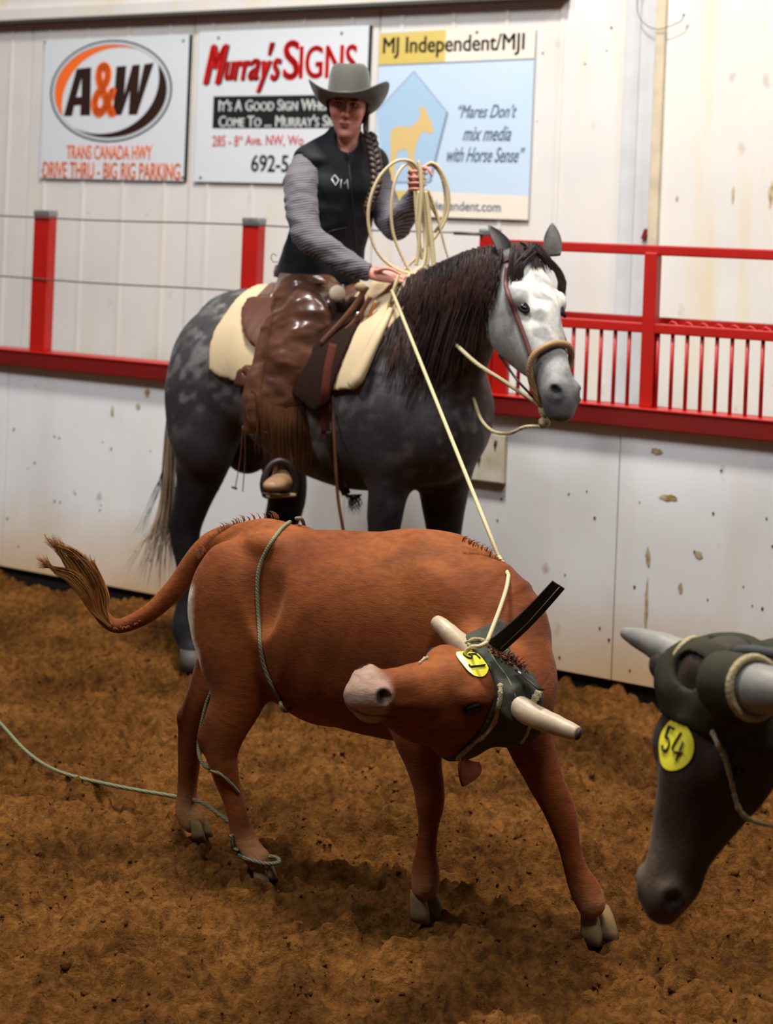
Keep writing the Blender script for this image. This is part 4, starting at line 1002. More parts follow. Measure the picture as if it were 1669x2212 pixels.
# tail switch
MSWITCH = mat('tail_switch', (112, 60, 24), rough=.5, spec=.35, var=(9, .8, (172, 122, 52)))
MTUFT = mat('coat_tuft', (120, 62, 30), rough=.6, var=(30, .7, (164, 100, 56)))
def switch(t, r):
    k = r.random(); w_ = r.uniform(-1, 1); d = 4.97 + r.uniform(-.02, .02)
    if k < .5: pts = [(236, 1352), (213 + 9 * w_, 1318), (203 + 15 * w_, 1278), (180 + 22 * w_, 1238 - 8 * w_), (150 + 15 * w_, 1200 - 12 * w_), (98 + 10 * w_ + 30 * r.random(), 1158 + 8 * w_ + 18 * r.random())]
    elif k < .85: pts = [(238, 1354), (206 + 9 * w_, 1322), (188 + 16 * w_, 1284), (160 + 16 * w_, 1248 - 8 * w_), (128 + 8 * w_, 1232 - 6 * w_), (76 + 26 * r.random(), 1214 + 14 * w_)]
    else: pts = [(240, 1350), (226 + 5 * w_, 1320), (226 + 8 * w_, 1290), (214 + 10 * w_, 1252), (190 + 16 * w_, 1215), (176 + 30 * w_, 1190 + 20 * r.random())]
    return catmull([P(x + r.uniform(-2.5, 2.5), y + r.uniform(-2, 2), d) for x, y in pts], 4), r.uniform(.0022, .0048)
strands('tail_switch', MSWITCH, sroot, switch, 260, seed=21, kind='stuff')
def fuzz(t, r):   # raised hairs along the tail and spine
    k = r.random()
    if k < .45: q = catmull([np.array(p, float) for p in ((430, 1200), (470, 1152), (520, 1124), (600, 1112))], 8); d0 = 4.88; up = (-7, -8)
    elif k < .8: q = catmull([np.array(p, float) for p in ((1000, 1163), (1050, 1188), (1082, 1222), (1098, 1245))], 8); d0 = 4.47; up = (8, -5)
    else: q = catmull([np.array(p, float) for p in ((445, 1190), (380, 1262), (300, 1338), (240, 1354))], 8); d0 = 4.94; up = (5, 8)
    i = r.integers(0, len(q)); p = q[i] + r.uniform(-3, 3, 2); s_ = r.uniform(.4, 1.1)
    return np.array([P(p[0], p[1] + 6, d0), P(p[0] + up[0] * s_ * .5, p[1] + up[1] * s_ * .5, d0), P(p[0] + up[0] * s_ * 1.6, p[1] + up[1] * s_, d0)]), .0022
strands('raised_hair', MTUFT, sroot, fuzz, 260, seed=22, kind='stuff')
def fuzz2(t, r):   # curls between the horns
    x, y = r.uniform(1055, 1128), 0; y = 1405 + (x - 1055) * .62 + r.uniform(-10, 14); d = 4.2
    p0 = drape(sbvh, x, y, -.004)
    if p0 is None: p0 = P(x, y, d)
    e = dirv(r.uniform(-.3, .6), r.uniform(-.6, .7), -.5)
    return np.array([p0, p0 + e * .014 + sUx * .014, p0 + e * .034 + sUx * .012]), .0034
strands('poll_hair', MTUFT, sroot, fuzz2, 170, seed=23, kind='stuff')

# ---------------------------------------------------------------- horn wrap of the red steer
def head_wrap(f, H, A, L, U, O, name, label, m, fore=lambda l, u: .075 - .13 * np.minimum(u + .03, 0), rear=-.050, hole=None, off=.010, lo=None, hi=None, parent=None, horn_ends=None):
    g = f.crop(O - .42, O + .42); base = g.f.copy(); g.f[:] = 9.0
    bovine_head(g, H, A, L, U); honly = g.f.copy()
    a, l, u = g.coords(O, (A, L, U))
    reg = np.maximum(a - fore(l, u), rear + .42 * np.minimum(u + .03, 0) - a); reg = np.maximum(np.maximum(reg, -u - .30), -l - .105); reg = np.maximum(reg, np.sqrt((a + .01) ** 2 + l ** 2 + (u + .11) ** 2) - .195)
    if hole is not None: reg = np.maximum(reg, hole(a, l, u))
    g.f = (base - off)
    if horn_ends:
        for p0, p1, r0, r1 in horn_ends: g.cone([(p0, r0, r0, A), (p1, r1, r1, A)], .02)
        hr = None
    g.f = np.maximum(g.f, reg).astype(np.float32); g.f = np.maximum(g.f, -(base + .006)).astype(np.float32)
    o = g.mesh(name, m, parent, None, 1)
    return g, o
MWRAP = mat('wrap_canvas', (62, 62, 50), rough=.75, spec=.25, var=(18, .6, (36, 38, 32)), bump=(120, .35, .003))
MFLEECE = mat('dirty_fleece', (176, 160, 122), rough=.95, var=(30, .8, (140, 120, 80)), bump=(150, .9, .006))
MSTRAP = mat('black_webbing', (24, 25, 20), rough=.6, spec=.35, bump=(200, .3, .002))
hwr = empty('horn_wrap', SH(0, 0, 0), 'dark grey horn wrap strapped round the head of the red steer', 'horn wrap')
hole = lambda a, l, u: -(np.sqrt(((a + .060) / .045) ** 2 + (l / .072) ** 2 + ((u - .02) / .07) ** 2) - 1) * .05
g_w, _ = head_wrap(sf, SH, sAx, sLx, sUx, SO, 'wrap', '', MWRAP, parent=hwr, hole=hole,
    horn_ends=[(SH(.02, -.06, -.03), P(1004, 1403, 4.26), .052, .036), (SH(.02, .06, -.03), P(1147, 1543, 4.095), .058, .047)])
wb = g_w.bvh()
def edge_roll(name, pts, bvh, rad, m, parent, off=.002, dflt=None, n=6, seed=0):
    q = drapes(bvh, pts, off, n, dflt)
    # smooth out jumps
    for _ in range(3): q[1:-1] = .5 * q[1:-1] + .25 * (q[:-2] + q[2:])
    r = np.random.default_rng(seed); rr2 = rad * (1 + .22 * r.standard_normal(len(q)).clip(-1.5, 1.5))
    rr2[0] *= .4; rr2[-1] *= .4
    return tube(name, q, rr2, m, parent, 10, flat=.55, side=V_)
edge_roll('fleece_edge', [(1080, 1476), (1083, 1505), (1074, 1540), (1058, 1572), (1028, 1600), (985, 1640)], wb, .0068, MFLEECE, hwr, seed=1)
edge_roll('fleece_edge', [(1168, 1492), (1156, 1504), (1146, 1524), (1143, 1541)], wb, .0095, MFLEECE, hwr, .004, seed=2)
edge_roll('fleece_edge', [(985, 1404), (1003, 1393), (1022, 1397), (1008, 1390), (1035, 1383), (1056, 1398)], wb, .006, MFLEECE, hwr, .003, seed=3)
edge_roll('fleece_edge', [(1143, 1566), (1138, 1585), (1124, 1606)], wb, .004, MFLEECE, hwr, .001, seed=4)
edge_roll('seam', [(1056, 1405), (1072, 1432), (1095, 1462), (1112, 1500), (1120, 1540)], wb, .0016, mat('thread', (120, 118, 84), rough=.8), hwr, .0005, seed=5)
# rear strap across the poll with a small buckle, and the long loose strap
v, f = tube_geo(np.array([P(1118, 1448, 4.16), P(1135, 1462, 4.13), P(1152, 1476, 4.10), P(1168, 1490, 4.075)]), .012, 8, flat=.3); pymesh('strap', v, f, MSTRAP, hwr)
tube('buckle', [P(1116, 1446, 4.15), P(1125, 1458, 4.13)], .0035, mat('buckle_metal', (200, 200, 200), rough=.25, metal=1), hwr, 6)
def flat_strap(name, p0, p1, w0, w1, th, face, m, parent, bow=0.0, n=8):
    ax = nrm(p1 - p0); face = nrm(face - ax * (face @ ax)); sdv = np.cross(ax, face); vs = []
    for i in range(n + 1):
        t = i / n; c = p0 + (p1 - p0) * t + face * bow * math.sin(math.pi * t); wd = w0 + (w1 - w0) * t
        for a, b in ((-1, -1), (1, -1), (1, 1), (-1, 1)): vs.append(c + sdv * a * wd / 2 + face * b * th / 2)
    fs = [(i * 4 + k_, i * 4 + (k_ + 1) % 4, (i + 1) * 4 + (k_ + 1) % 4, (i + 1) * 4 + k_) for i in range(n) for k_ in range(4)] + [(3, 2, 1, 0), (n * 4, n * 4 + 1, n * 4 + 2, n * 4 + 3)]
    return fixn(pymesh(name, vs, fs, m, parent, smooth=False))
flat_strap('strap', P(1068, 1398, 4.20), P(1206, 1263, 4.12), .052, .040, .004, dirv(.2, .3, -1), MSTRAP, hwr, .01)
tube('stitching', [P(1080, 1402, 4.185), P(1140, 1345, 4.145), P(1208, 1268, 4.11)], .0008, MFLEECE, hwr, 4)
# fleece scraps on the far cheek strap
edge_roll('fleece_edge', [(905, 1436), (916, 1426), (926, 1424)], sbvh, .006, MFLEECE, hwr, .002, seed=7)

# ---------------------------------------------------------------- numbered discs
MYEL = mat('disc_yellow', (236, 222, 60), rough=.35, spec=.5)
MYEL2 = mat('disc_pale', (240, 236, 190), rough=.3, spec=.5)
MINK2 = mat('marker_ink', (26, 30, 22), rough=.6)
def disc(label, bvh, O, A, L, U, ca, cl, rad, digits, split=None, stand=None, up=-1):
    """round sticker laid on the forehead; digits: stroke lists in disc units (x to the animal's left, y towards the poll)"""
    def sn(x, y, off):
        p = O + A * (ca - up * -1 * 0 - y * rad) + L * (cl + x * rad) + U * .15; return snap(bvh, p, -U, off)
    r = empty('number_disc', sn(0, 0, .002), label, 'sticker', 'numbered discs on the foreheads')
    def patch(name, xs, m, off):
        vs = []; fs = []; nr, na = 6, 32
        for j in range(nr + 1):
            for i in range(na):
                a = 2 * math.pi * i / na; x, y = j / nr * math.cos(a), j / nr * math.sin(a); vs.append(sn(min(max(x, -9), 9), y, off) if xs is None else sn(x, max(min(y, xs[1]), xs[0]), off))
        for j in range(nr):
            for i in range(na): fs.append((j * na + i, j * na + (i + 1) % na, (j + 1) * na + (i + 1) % na, (j + 1) * na + i))
        return pymesh(name, vs, fs, m, r)
    patch('disc', None, MYEL, .003)
    if split: patch('glare_part', split, MYEL2, .0045)  # glare on the nose side of the disc, painted as a paler yellow
    for st_ in digits:
        q = catmull([np.array(p, float) for p in st_], 5) if len(st_) > 2 else np.array(st_, float)
        q = np.array([sn(x, y, .0052) for x, y in q]); tube('number', q, .0032, MINK2, r, 6, flat=.5)
    return r
FIVE = [[(-.12, .62), (-.52, .60)], [(-.52, .60), (-.56, .15), (-.36, .18), (-.18, .0), (-.22, -.28), (-.48, -.36), (-.62, -.22)]]
ONE = [[(.38, .66), (.40, -.10), (.42, -.52)], [(.42, -.52), (.30, -.50)]]
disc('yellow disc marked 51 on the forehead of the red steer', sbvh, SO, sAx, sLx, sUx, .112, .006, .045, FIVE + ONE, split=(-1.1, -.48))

# ---------------------------------------------------------------- ropes on the red steer
MROPE = mat('lariat_green', (136, 130, 96), rough=.7, wave=(60, (74, 78, 56), 'DIAGONAL'), bump=(300, .4, .002))
MROPE2 = mat('lariat_cream', (208, 192, 152), rough=.6, wave=(70, (160, 138, 98), 'DIAGONAL'), bump=(300, .4, .002))
def rope_pts(pts): return catmull([np.asarray(p) for p in pts], 6)
rp = []
a = drapes(sbvh, [(640, 1120), (606, 1146), (575, 1192), (557, 1246), (558, 1320), (564, 1395), (576, 1448), (600, 1500), (608, 1512)], .004, 8)
rp.append(tube_geo(a, .0058, 8))
rp.append(tube_geo(catmull([a[-1], P(607, 1524, 4.62), P(616, 1536, 4.64), P(628, 1530, 4.68), P(634, 1516, 4.72)], 5), .0058, 8))
rp.append(tube_geo(catmull([P(640, 1120, 4.79), P(655, 1128, 4.92), P(665, 1200, 5.0)], 5), .0058, 8))
rp.append(tube_geo(catmull([P(475, 1440, 4.93), P(462, 1480, 4.92), P(446, 1520, 4.92), P(436, 1560, 4.90), P(429, 1600, 4.90), P(430, 1632, 4.86), P(440, 1652, 4.80), P(452, 1660, 4.76)], 5), .0056, 8))
b = drapes(sbvh, [(458, 1664), (476, 1670), (498, 1690), (514, 1712)], .005, 6); rp.append(tube_geo(b, .0045, 8))
rp.append(tube_geo(catmull([P(-420, 1395, 7.0), P(-200, 1430, 6.75), P(-60, 1500, 6.2), P(0, 1562, 5.85), (P(60, 1626, 5.6)), P(130, 1668, 5.45), P(250, 1698, 5.3), P(372, 1720, 5.15), P(432, 1732, 5.0), P(470, 1757, 4.88), P(498, 1778, 4.80), P(506, 1795, 4.78)], 8), .0062, 8))
c = drapes(sbvh, [(502, 1802), (506, 1828), (522, 1848), (545, 1858), (566, 1864)], .005, 6, 4.68); rp.append(tube_geo(c, .0058, 8))
rp.append(tube_geo(catmull([c[-1], P(585, 1866, 4.66), P(603, 1862, 4.66), P(596, 1852, 4.68), P(574, 1850, 4.70)], 5), .0058, 8))
v, f = join_geo(rp); tag(pymesh('rope', v, f, MROPE), 'mottled green and cream rope round the flank and hind legs of the red steer', 'rope')
# ================================================================ the dark steer entering on the right
kA, kL, kU = frame(dirv(-.29, .95, -.10), dirv(.55, .18, -.80))
if kU @ V_ > 0: kU = -kU
KO = P(1512, 1478, 3.22); KH = head_fn(KO, kA, kL, kU)
kf = Field((KO[0] - .28, 2.60, -.02), (KO[0] + 1.85, 4.45, 1.32), .0088)
KD = nrm(np.array([.90, .42, 0])); KS = np.array([-KD[1], KD[0], 0])
def KB(t, s, z): return np.array([KO[0] + .42, KO[1] + .28, 0]) + KD * t + KS * s + np.array([0, 0, z])
bodychain(kf, [(KB(.12, 0, .80), .13, .20), (KB(.26, 0, .80), .19, .24), (KB(.5, 0, .78), .23, .26), (KB(.75, 0, .79), .235, .26), (KB(.95, 0, .83), .19, .22), (KB(1.08, 0, .86), .14, .15)], KS, .04)
kf.ell(KB(.15, 0, .98), (.16, .05, .08), (KD, KS, ZU), .05)
for sd in (-1, 1):
    kf.ell(KB(.18, .14 * sd, .78), (.12, .07, .22), (KD, KS, ZU), .05); kf.ell(KB(1.02, .12 * sd, .78), (.15, .09, .22), (KD, KS, ZU), .05)
    kf.chain([(KB(.20, .12 * sd, .66), .07, .09), (KB(.17, .12 * sd, .48), .045, .055), (KB(.18, .12 * sd, .34), .04, .042), (KB(.20, .12 * sd, .22), .028, .03), (KB(.19, .12 * sd, .11), .034, .036), (KB(.17, .12 * sd, .04), .04, .04)], .03, 4, dirA=KS)
    kf.chain([(KB(1.05, .12 * sd, .70), .08, .14), (KB(1.04, .12 * sd, .54), .055, .085), (KB(1.14, .12 * sd, .40), .035, .05), (KB(1.14, .12 * sd, .24), .028, .034), (KB(1.11, .12 * sd, .11), .034, .036), (KB(1.08, .12 * sd, .04), .04, .04)], .03, 4, dirA=KS)
kf.chain([(KB(.15, 0, .84), .14, .21), (KB(-.02, 0, .86), .12, .17), (KH(.03, 0, -.20), .10, .13), (KH(.05, 0, -.11), .09, .10)], .06, 5, dirA=KS)
kf.chain([(KB(1.15, 0, .96), .03, .03), (KB(1.24, 0, .88), .022, .022), (KB(1.27, 0, .6), .016, .016), (KB(1.27, 0, .3), .02, .02)], .03, 4)
bovine_head(kf, KH, kA, kL, kU)
def dark_col(V, N):
    c = bovine_col(V, (50, 36, 26), (62, 46, 34), (28, 20, 16), (66, 54, 44), KO, kA, kL, kU)
    r = V - KO; a = r @ kA; u = r @ kU
    t = ss(.26, .36, a) * ss(.44, .38, a) * ss(-.06, -.02, u) ; c += (np.array(lin((120, 102, 88))) - c) * (t * .5 * (a < .44))[:, None]
    return c
MDARK = mat('dark_coat', (50, 40, 34), rough=.6, spec=.25, attr=True, var=(40, .4, (170, 160, 150)), bump=(120, .35, .004), sheen=.05)
kroot = empty('steer', tuple(KB(.5, 0, 0)), 'dark brown steer with yellow disc, its lowered head coming in at the right edge', 'steer')
kf.mesh('body', MDARK, kroot, dark_col); kbvh = kf.bvh()
for sd in (-1, 1):
    v, f = ellipsoid_geo(KH(.140, .088 * sd, -.053), [kA * .018, kL * .016, kU * .014], 20, 12); pymesh('eye', v, f, MEYE, kroot)
    tube('eyelid', catmull([KH(.118, .094 * sd, -.055), KH(.128, .101 * sd, -.038), KH(.146, .103 * sd, -.036), KH(.162, .096 * sd, -.052)], 5), .0045, bpy.data.materials['eyelid_dark'], kroot, 6)
    for t in (.16, 1.07): claw(KB(t, .12 * sd, 0), -KD, 1, .075, kroot, MCLAW)
MHORN2 = mat('horn_grey', (132, 126, 116), rough=.5, spec=.3, var=(9, .8, (92, 96, 100)), bump=(50, .3, .003))
horn('horn', [P(1545, 1462, 3.26), P(1488, 1432, 3.30), P(1425, 1398, 3.35), P(1352, 1368, 3.42)], [.046, .041, .031, .013], kroot, MHORN2, False)
horn('horn', [P(1570, 1478, 3.14), P(1640, 1488, 3.05), P(1730, 1500, 2.98), P(1850, 1490, 2.92)], [.048, .046, .036, .015], kroot, MHORN2, False)
MWRAP2 = mat('wrap_olive', (52, 50, 36), rough=.85, spec=.15, var=(16, .6, (34, 34, 26)), bump=(120, .35, .003))
kw = empty('horn_wrap', KH(0, 0, 0), 'olive brown horn wrap on the dark steer at the right edge', 'horn wrap')
holek = lambda a, l, u: -(np.sqrt(((a + .02) / .035) ** 2 + ((l + .01) / .045) ** 2 + ((u - .01) / .06) ** 2) - 1) * .04
g_k, _ = head_wrap(kf, KH, kA, kL, kU, KO, 'wrap', '', MWRAP2, parent=kw, hole=holek, fore=lambda l, u: .085 - .05 * np.minimum(u + .03, 0), rear=-.085,
    horn_ends=[(KH(.02, -.05, -.03), P(1492, 1436, 3.295), .060, .050), (KH(.02, .05, -.03), P(1622, 1482, 3.07), .062, .056)])
kwb = g_k.bvh()
# sleeves round the horn bases
for p0, p1, r0, r1 in ((P(1556, 1470, 3.25), P(1480, 1428, 3.305), .058, .050), (P(1560, 1475, 3.15), P(1628, 1486, 3.06), .060, .058)):
    c = np.linspace(0, 1, 7)[:, None] * (p1 - p0) + p0; tube('sleeve', c, np.linspace(r0, r1, 7), MWRAP2, kw, 20)
    ax = nrm(p1 - p0); u_ = nrm(np.cross(ax, ZU)); w_ = np.cross(ax, u_)
    ring = [p1 + (u_ * math.cos(a) + w_ * math.sin(a)) * (r1 * .93) for a in np.linspace(0, 2 * math.pi, 28, endpoint=False)]
    tube('fleece_ring', ring, .008, MFLEECE, kw, 8, closed=True)
edge_roll('fleece_edge', [(1538, 1576), (1550, 1608), (1566, 1638), (1574, 1668), (1584, 1710), (1594, 1745), (1612, 1768), (1640, 1778), (1675, 1786)], kwb, .0045, MFLEECE, kw, .002, seed=11, dflt=3.12)
edge_roll('fleece_edge', [(1552, 1446), (1546, 1470), (1540, 1492), (1546, 1508)], kwb, .0075, MFLEECE, kw, .004, seed=12, dflt=3.16)
# black strap loop on top of the poll
pts = catmull([P(1580, 1415, 3.17), P(1590, 1404, 3.17), P(1640, 1406, 3.14), P(1700, 1418, 3.1), P(1720, 1440, 3.1), P(1660, 1434, 3.1), P(1600, 1432, 3.13), P(1578, 1428, 3.16)], 6, closed=True)
v, f = tube_geo(pts, .011, 8, flat=.35, closed=True); pymesh('strap', v, f, MSTRAP, kw)
tube('buckle', [P(1584, 1422, 3.150), P(1600, 1430, 3.125), P(1612, 1434, 3.115)], .004, bpy.data.materials['buckle_metal'], kw, 8)
FOUR = [[(.30, .60), (.10, -.15), (.62, -.12)], [(.50, .30), (.44, -.50)]]
disc('bright yellow disc marked 54 on the forehead of the dark steer', kbvh, KO, kA, kL, kU, .125, -.012, .048, FIVE + FOUR)
# ================================================================ the rider
RX = nrm(dirv(.86, 0, .50)); RX[2] = 0; RX = nrm(RX)     # her left
RY = np.array([RX[1], -RX[0], 0.0])                      # her front
if RY[1] > 0: RY = -RY
UZ = np.array([0, 0, 1.0])
def rfield(h=.0052): return Field((-.52, 6.12, .72), (.24, 7.05, 2.46), h)
rb = rfield()
def torso(f, e=0.0, k=.03):
    rows = [(P(668, 632, 6.74), .150 + e, .125 + e), (P(686, 585, 6.73), .150 + e, .118 + e), (P(706, 520, 6.71), .150 + e, .115 + e), (P(723, 450, 6.69), .158 + e, .118 + e), (P(732, 395, 6.68), .160 + e, .110 + e), (P(738, 355, 6.68), .135 + e, .080 + e), (P(744, 325, 6.68), .085 + e, .062 + e)]
    cr = catmull([np.array([*a, b, c]) for a, b, c in rows], 5); f.cone([(r[:3], r[3], r[4], RX) for r in cr], k)
    for sx, q_ in ((-1, P(668, 350, 6.65)), (1, P(802, 352, 6.76))): f.cone([(P(744, 306, 6.68), .050 + e, .050 + e, RX), (q_, .056 + e, .060 + e, RX)], .03)
    f.ell(P(722, 405, 6.60), (.055 + e, .05 + e, .05 + e), (RX, RY, UZ), .03); f.ell(P(772, 408, 6.62), (.055 + e, .05 + e, .05 + e), (RX, RY, UZ), .03)
AR = [(660, 362, 6.62, 34), (648, 402, 6.54, 38), (652, 455, 6.48, 36), (664, 508, 6.43, 33), (705, 540, 6.40, 31), (750, 568, 6.38, 25), (790, 587, 6.37, 19)]
AL = [(808, 362, 6.78, 30), (820, 410, 6.74, 32), (836, 460, 6.68, 33), (852, 488, 6.62, 32), (872, 468, 6.56, 28), (888, 440, 6.50, 23), (897, 418, 6.47, 18)]
def arm(f, pts, e=0.0, k=.025, n=5): f.chain([(P(x, y, d), m_(r, d) * .92 + e) for x, y, d, r in pts], k, n)
torso(rb, -.012); arm(rb, AR, -.012); arm(rb, AL, -.012)
rb.chain([(P(742, 335, 6.69), .055), (P(748, 305, 6.67), .050), (P(752, 275, 6.665), .052)], .02, 5)
# head frame: face turned to the viewer, slightly down
fF = nrm(dirv(-.10, .16, -1)); fR = nrm(np.cross(fF, UZ)); fR = fR if fR @ R_ > 0 else -fR; fR = nrm(fR + .06 * UZ * 0 + dirv(0, .045, 0)); fU = np.cross(fR, fF); fU = fU if fU[2] > 0 else -fU
FO = P(752, 228, 6.63)
def FH(x, y, z): return FO + fR * x + fF * y + fU * z       # x to the image right, y forward, z up
AXF = (fR, fF, fU)
rb.ell(FH(0, -.010, .030), (.074, .092, .092), AXF, .02)
rb.chain([(FH(0, .022, -.005), .069, .060), (FH(0, .030, -.050), .059, .054), (FH(0, .044, -.092), .040, .036), (FH(0, .050, -.112), .026, .024)], .03, 5, dirA=fR)
for sx in (-1, 1):
    rb.ell(FH(.036 * sx, .060, -.025), (.024, .020, .020), AXF, .02)                 # cheekbone
    rb.ell(FH(.031 * sx, .084, .012), (.017, .012, .010), AXF, .012, -1)             # eye socket
    rb.ell(FH(.031 * sx, .078, .026), (.021, .012, .006), AXF, .010)                 # brow
    rb.ell(FH(.073 * sx, -.012, -.008), (.010, .020, .028), AXF, .01)                # ear
    rb.ell(FH(.009 * sx, .094, -.034), (.0075, .010, .0075), AXF, .008)              # nostril wing
rb.chain([(FH(0, .082, .018), .009), (FH(0, .094, -.006), .010), (FH(0, .105, -.027), .0125)], .012, 5)
rb.ell(FH(0, .082, -.062), (.022, .013, .006), AXF, .006); rb.ell(FH(0, .081, -.073), (.019, .013, .007), AXF, .006)
rb.cone([(FH(-.021, .092, -.0665), .0028, .0028, fU), (FH(0, .097, -.0675), .0028, .0028, fU), (FH(.021, .092, -.0665), .0028, .0028, fU)], .003, -1)
rb.ell(FH(0, .070, -.108), (.018, .016, .014), AXF, .015)
_c = rb.coords(FO, AXF); rb.f = np.where((np.abs(_c[0]) < .12) & (np.abs(_c[1]) < .14) & (_c[2] < .2), np.maximum(rb.f, _c[2] - .085), rb.f).astype(np.float32); del _c
# hands
def finger(pts, r, k=.006): rb.chain([(p, r * (1 - .12 * i)) for i, p in enumerate(pts)], k, 4)
# right hand, palm up over the saddle horn, closing on the rope
rb.chain([(P(792, 588, 6.37), .024, .020), (P(815, 592, 6.36), .032, .018), (P(838, 594, 6.355), .036, .017), (P(850, 596, 6.35), .030, .015)], .012, 4, dirA=dirv(.1, .75, -.6))
for i in range(4):
    o = dirv(0, 1, -.6) * (-.024 + .016 * i)
    finger([P(843, 594, 6.35) + o, P(862, 594, 6.345) + o, P(876, 602, 6.34) + o * .9, P(874, 614, 6.335) + o * .8, P(864, 616, 6.33) + o * .7][: 5], .0088 - .0006 * abs(i - 1))
finger([P(812, 585, 6.34), P(832, 580, 6.325), P(850, 584, 6.315), P(862, 592, 6.31)], .0098)
# left hand, raised fist round the coils
rb.chain([(P(897, 420, 6.47), .024, .020), (P(899, 404, 6.46), .032, .020), (P(903, 388, 6.455), .030, .019)], .012, 4, dirA=dirv(1, 0, .3))
for i in range(4):
    yy = 372 + 12.5 * i
    finger([P(888 - i * .5, yy + 4, 6.455), P(884, yy, 6.42), P(896, yy - 2, 6.395), P(912, yy, 6.395), P(922, yy + 4, 6.41)][:5], .0092 - .0005 * i)
finger([P(898, 372, 6.46), P(912, 362, 6.43), P(926, 366, 6.41), P(932, 380, 6.405)], .0098)
# hips and legs inside the chaps
rb.chain([(P(672, 640, 6.70), .09), (P(664, 700, 6.56), .060), (P(650, 770, 6.50), .045), (P(636, 850, 6.48), .040), (P(622, 950, 6.44), .038), (P(612, 1020, 6.42), .038)], .03, 5)
rb.chain([(P(700, 640, 6.84), .09), (P(730, 700, 7.02), .05), (P(735, 760, 7.02), .04)], .03, 4)
def skin_col(V, N):
    n = len(V); c = np.zeros((n, 3)); s0 = np.array(lin((196, 132, 116))); c[:] = s0
    r = V - FO; x, y, z = r @ fR, r @ fF, r @ fU; hd_ = (np.abs(x) < .09) & (z > -.13) & (z < .13)
    pk = np.array(lin((206, 110, 98)))
    chk = np.exp(-(((np.abs(x) - .038) / .02) ** 2 + ((z + .03) / .022) ** 2)) + np.exp(-((x / .012) ** 2 + ((z + .03) / .012) ** 2)); c += (pk - c) * (np.clip(chk, 0, 1) * .55 * hd_)[:, None]
    lip = ss(1.25, .8, np.sqrt((x / .020) ** 2 + ((z + .0675) / .0105) ** 2)) * (y > .06); c += (np.array(lin((156, 66, 66))) - c) * (lip * .8)[:, None]
    ml = ss(.0026, .0012, np.abs(z + .0670)) * (np.abs(x) < .018) * (y > .06); c *= (1 - .7 * ml)[:, None]
    br = ss(1.2, .8, np.sqrt(((np.abs(x) - .032) / .020) ** 2 + ((z - .029 + .15 * np.maximum(np.abs(x) - .035, 0)) / .0045) ** 2)) * (y > .04); c += (np.array(lin((92, 48, 30))) - c) * (br * .75)[:, None]
    ey = ss(1.5, .9, np.sqrt(((np.abs(x) - .031) / .015) ** 2 + ((z - .011) / .008) ** 2)) * (y > .04); c *= (1 - .6 * ey)[:, None]
    nn = ss(.005, .0025, np.sqrt((np.abs(x) - .008) ** 2 + (z + .040) ** 2)) * (y > .08); c *= (1 - .75 * nn)[:, None]
    return c
MSKIN = mat('skin', (196, 132, 116), rough=.5, spec=.35, attr=True)
MSKIN.node_tree.nodes['Principled BSDF'].inputs['Subsurface Weight'].default_value = .08
MSKIN.node_tree.nodes['Principled BSDF'].inputs['Subsurface Radius'].default_value = (.01, .004, .002)
proot = empty('person', P(668, 690, 6.7), 'rider in grey hat, black vest and brown fringed chaps, holding coiled rope', 'person')
rb.mesh('body', MSKIN, proot, skin_col, 1)
MEW = mat('eye_white', (196, 186, 180), rough=.3); MIRIS = mat('iris', (40, 34, 34), rough=.2)
for sx in (-1, 1):
    v, f = ellipsoid_geo(FH(.031 * sx, .0735, .011), [fR * .0115, fF * .008, fU * .0068], 18, 10); e_ = pymesh('eye', v, f, MEW, proot)
    v, f = ellipsoid_geo(FH(.031 * sx - .001, .0800, .0108), [fR * .0050, fF * .0025, fU * .0052], 14, 8); pymesh('iris', v, f, MIRIS, e_)
    tube('eyelid', [FH(.019 * sx, .077, .012), FH(.026 * sx, .0835, .0175), FH(.034 * sx, .0835, .0175), FH(.044 * sx, .074, .012)], .0022, mat('lid', (90, 46, 40), rough=.6) if sx < 0 else bpy.data.materials['lid'], e_, 6)

# shirt
MSHIRT = mat('shirt_stripe', (128, 124, 128), rough=.85, spec=.15, sheen=.1)
nt = MSHIRT.node_tree; N_ = nt.nodes; L_ = nt.links
g_ = N_.new('ShaderNodeTexCoord'); mp_ = N_.new('ShaderNodeMapping'); mp_.inputs['Rotation'].default_value = (.25, .18, 0); L_.new(g_.outputs['Object'], mp_.inputs[0])
wv = N_.new('ShaderNodeTexWave'); wv.bands_direction = 'Z'; wv.inputs['Scale'].default_value = 30; wv.inputs['Distortion'].default_value = 3.2; wv.inputs['Detail'].default_value = 2; wv.inputs['Detail Scale'].default_value = .6; L_.new(mp_.outputs[0], wv.inputs[0])
mx_ = N_.new('ShaderNodeMix'); mx_.data_type = 'RGBA'; mx_.inputs[6].default_value = (*lin((52, 50, 56)), 1); mx_.inputs[7].default_value = (*lin((124, 120, 126)), 1); L_.new(wv.outputs['Fac'], mx_.inputs[0]); L_.new(mx_.outputs[2], N_['Principled BSDF'].inputs['Base Color'])
fs_ = rfield(); torso(fs_, -.014); arm(fs_, AR, 0); arm(fs_, AL, 0)
fs_.chain([(P(742, 338, 6.69), .062), (P(746, 318, 6.68), .058)], .01, 3)
# creases in the sleeves
X, Y, Z = fs_.pts()
folds(fs_, .010, 15, 41); folds(fs_, .012, 10, 47, (1, 1, 2.2))
# open the neck and cuffs
def cut(f, c, r, ax=None): f.ell(c, r, ax, .004, -1)
cut(fs_, P(752, 300, 6.62), (.05, .06, .055)); cut(fs_, P(812, 592, 6.36), (.032, .04, .04)); cut(fs_, P(902, 400, 6.46), (.04, .05, .032))
shirt = fs_.mesh('shirt', MSHIRT, proot, None, 1)
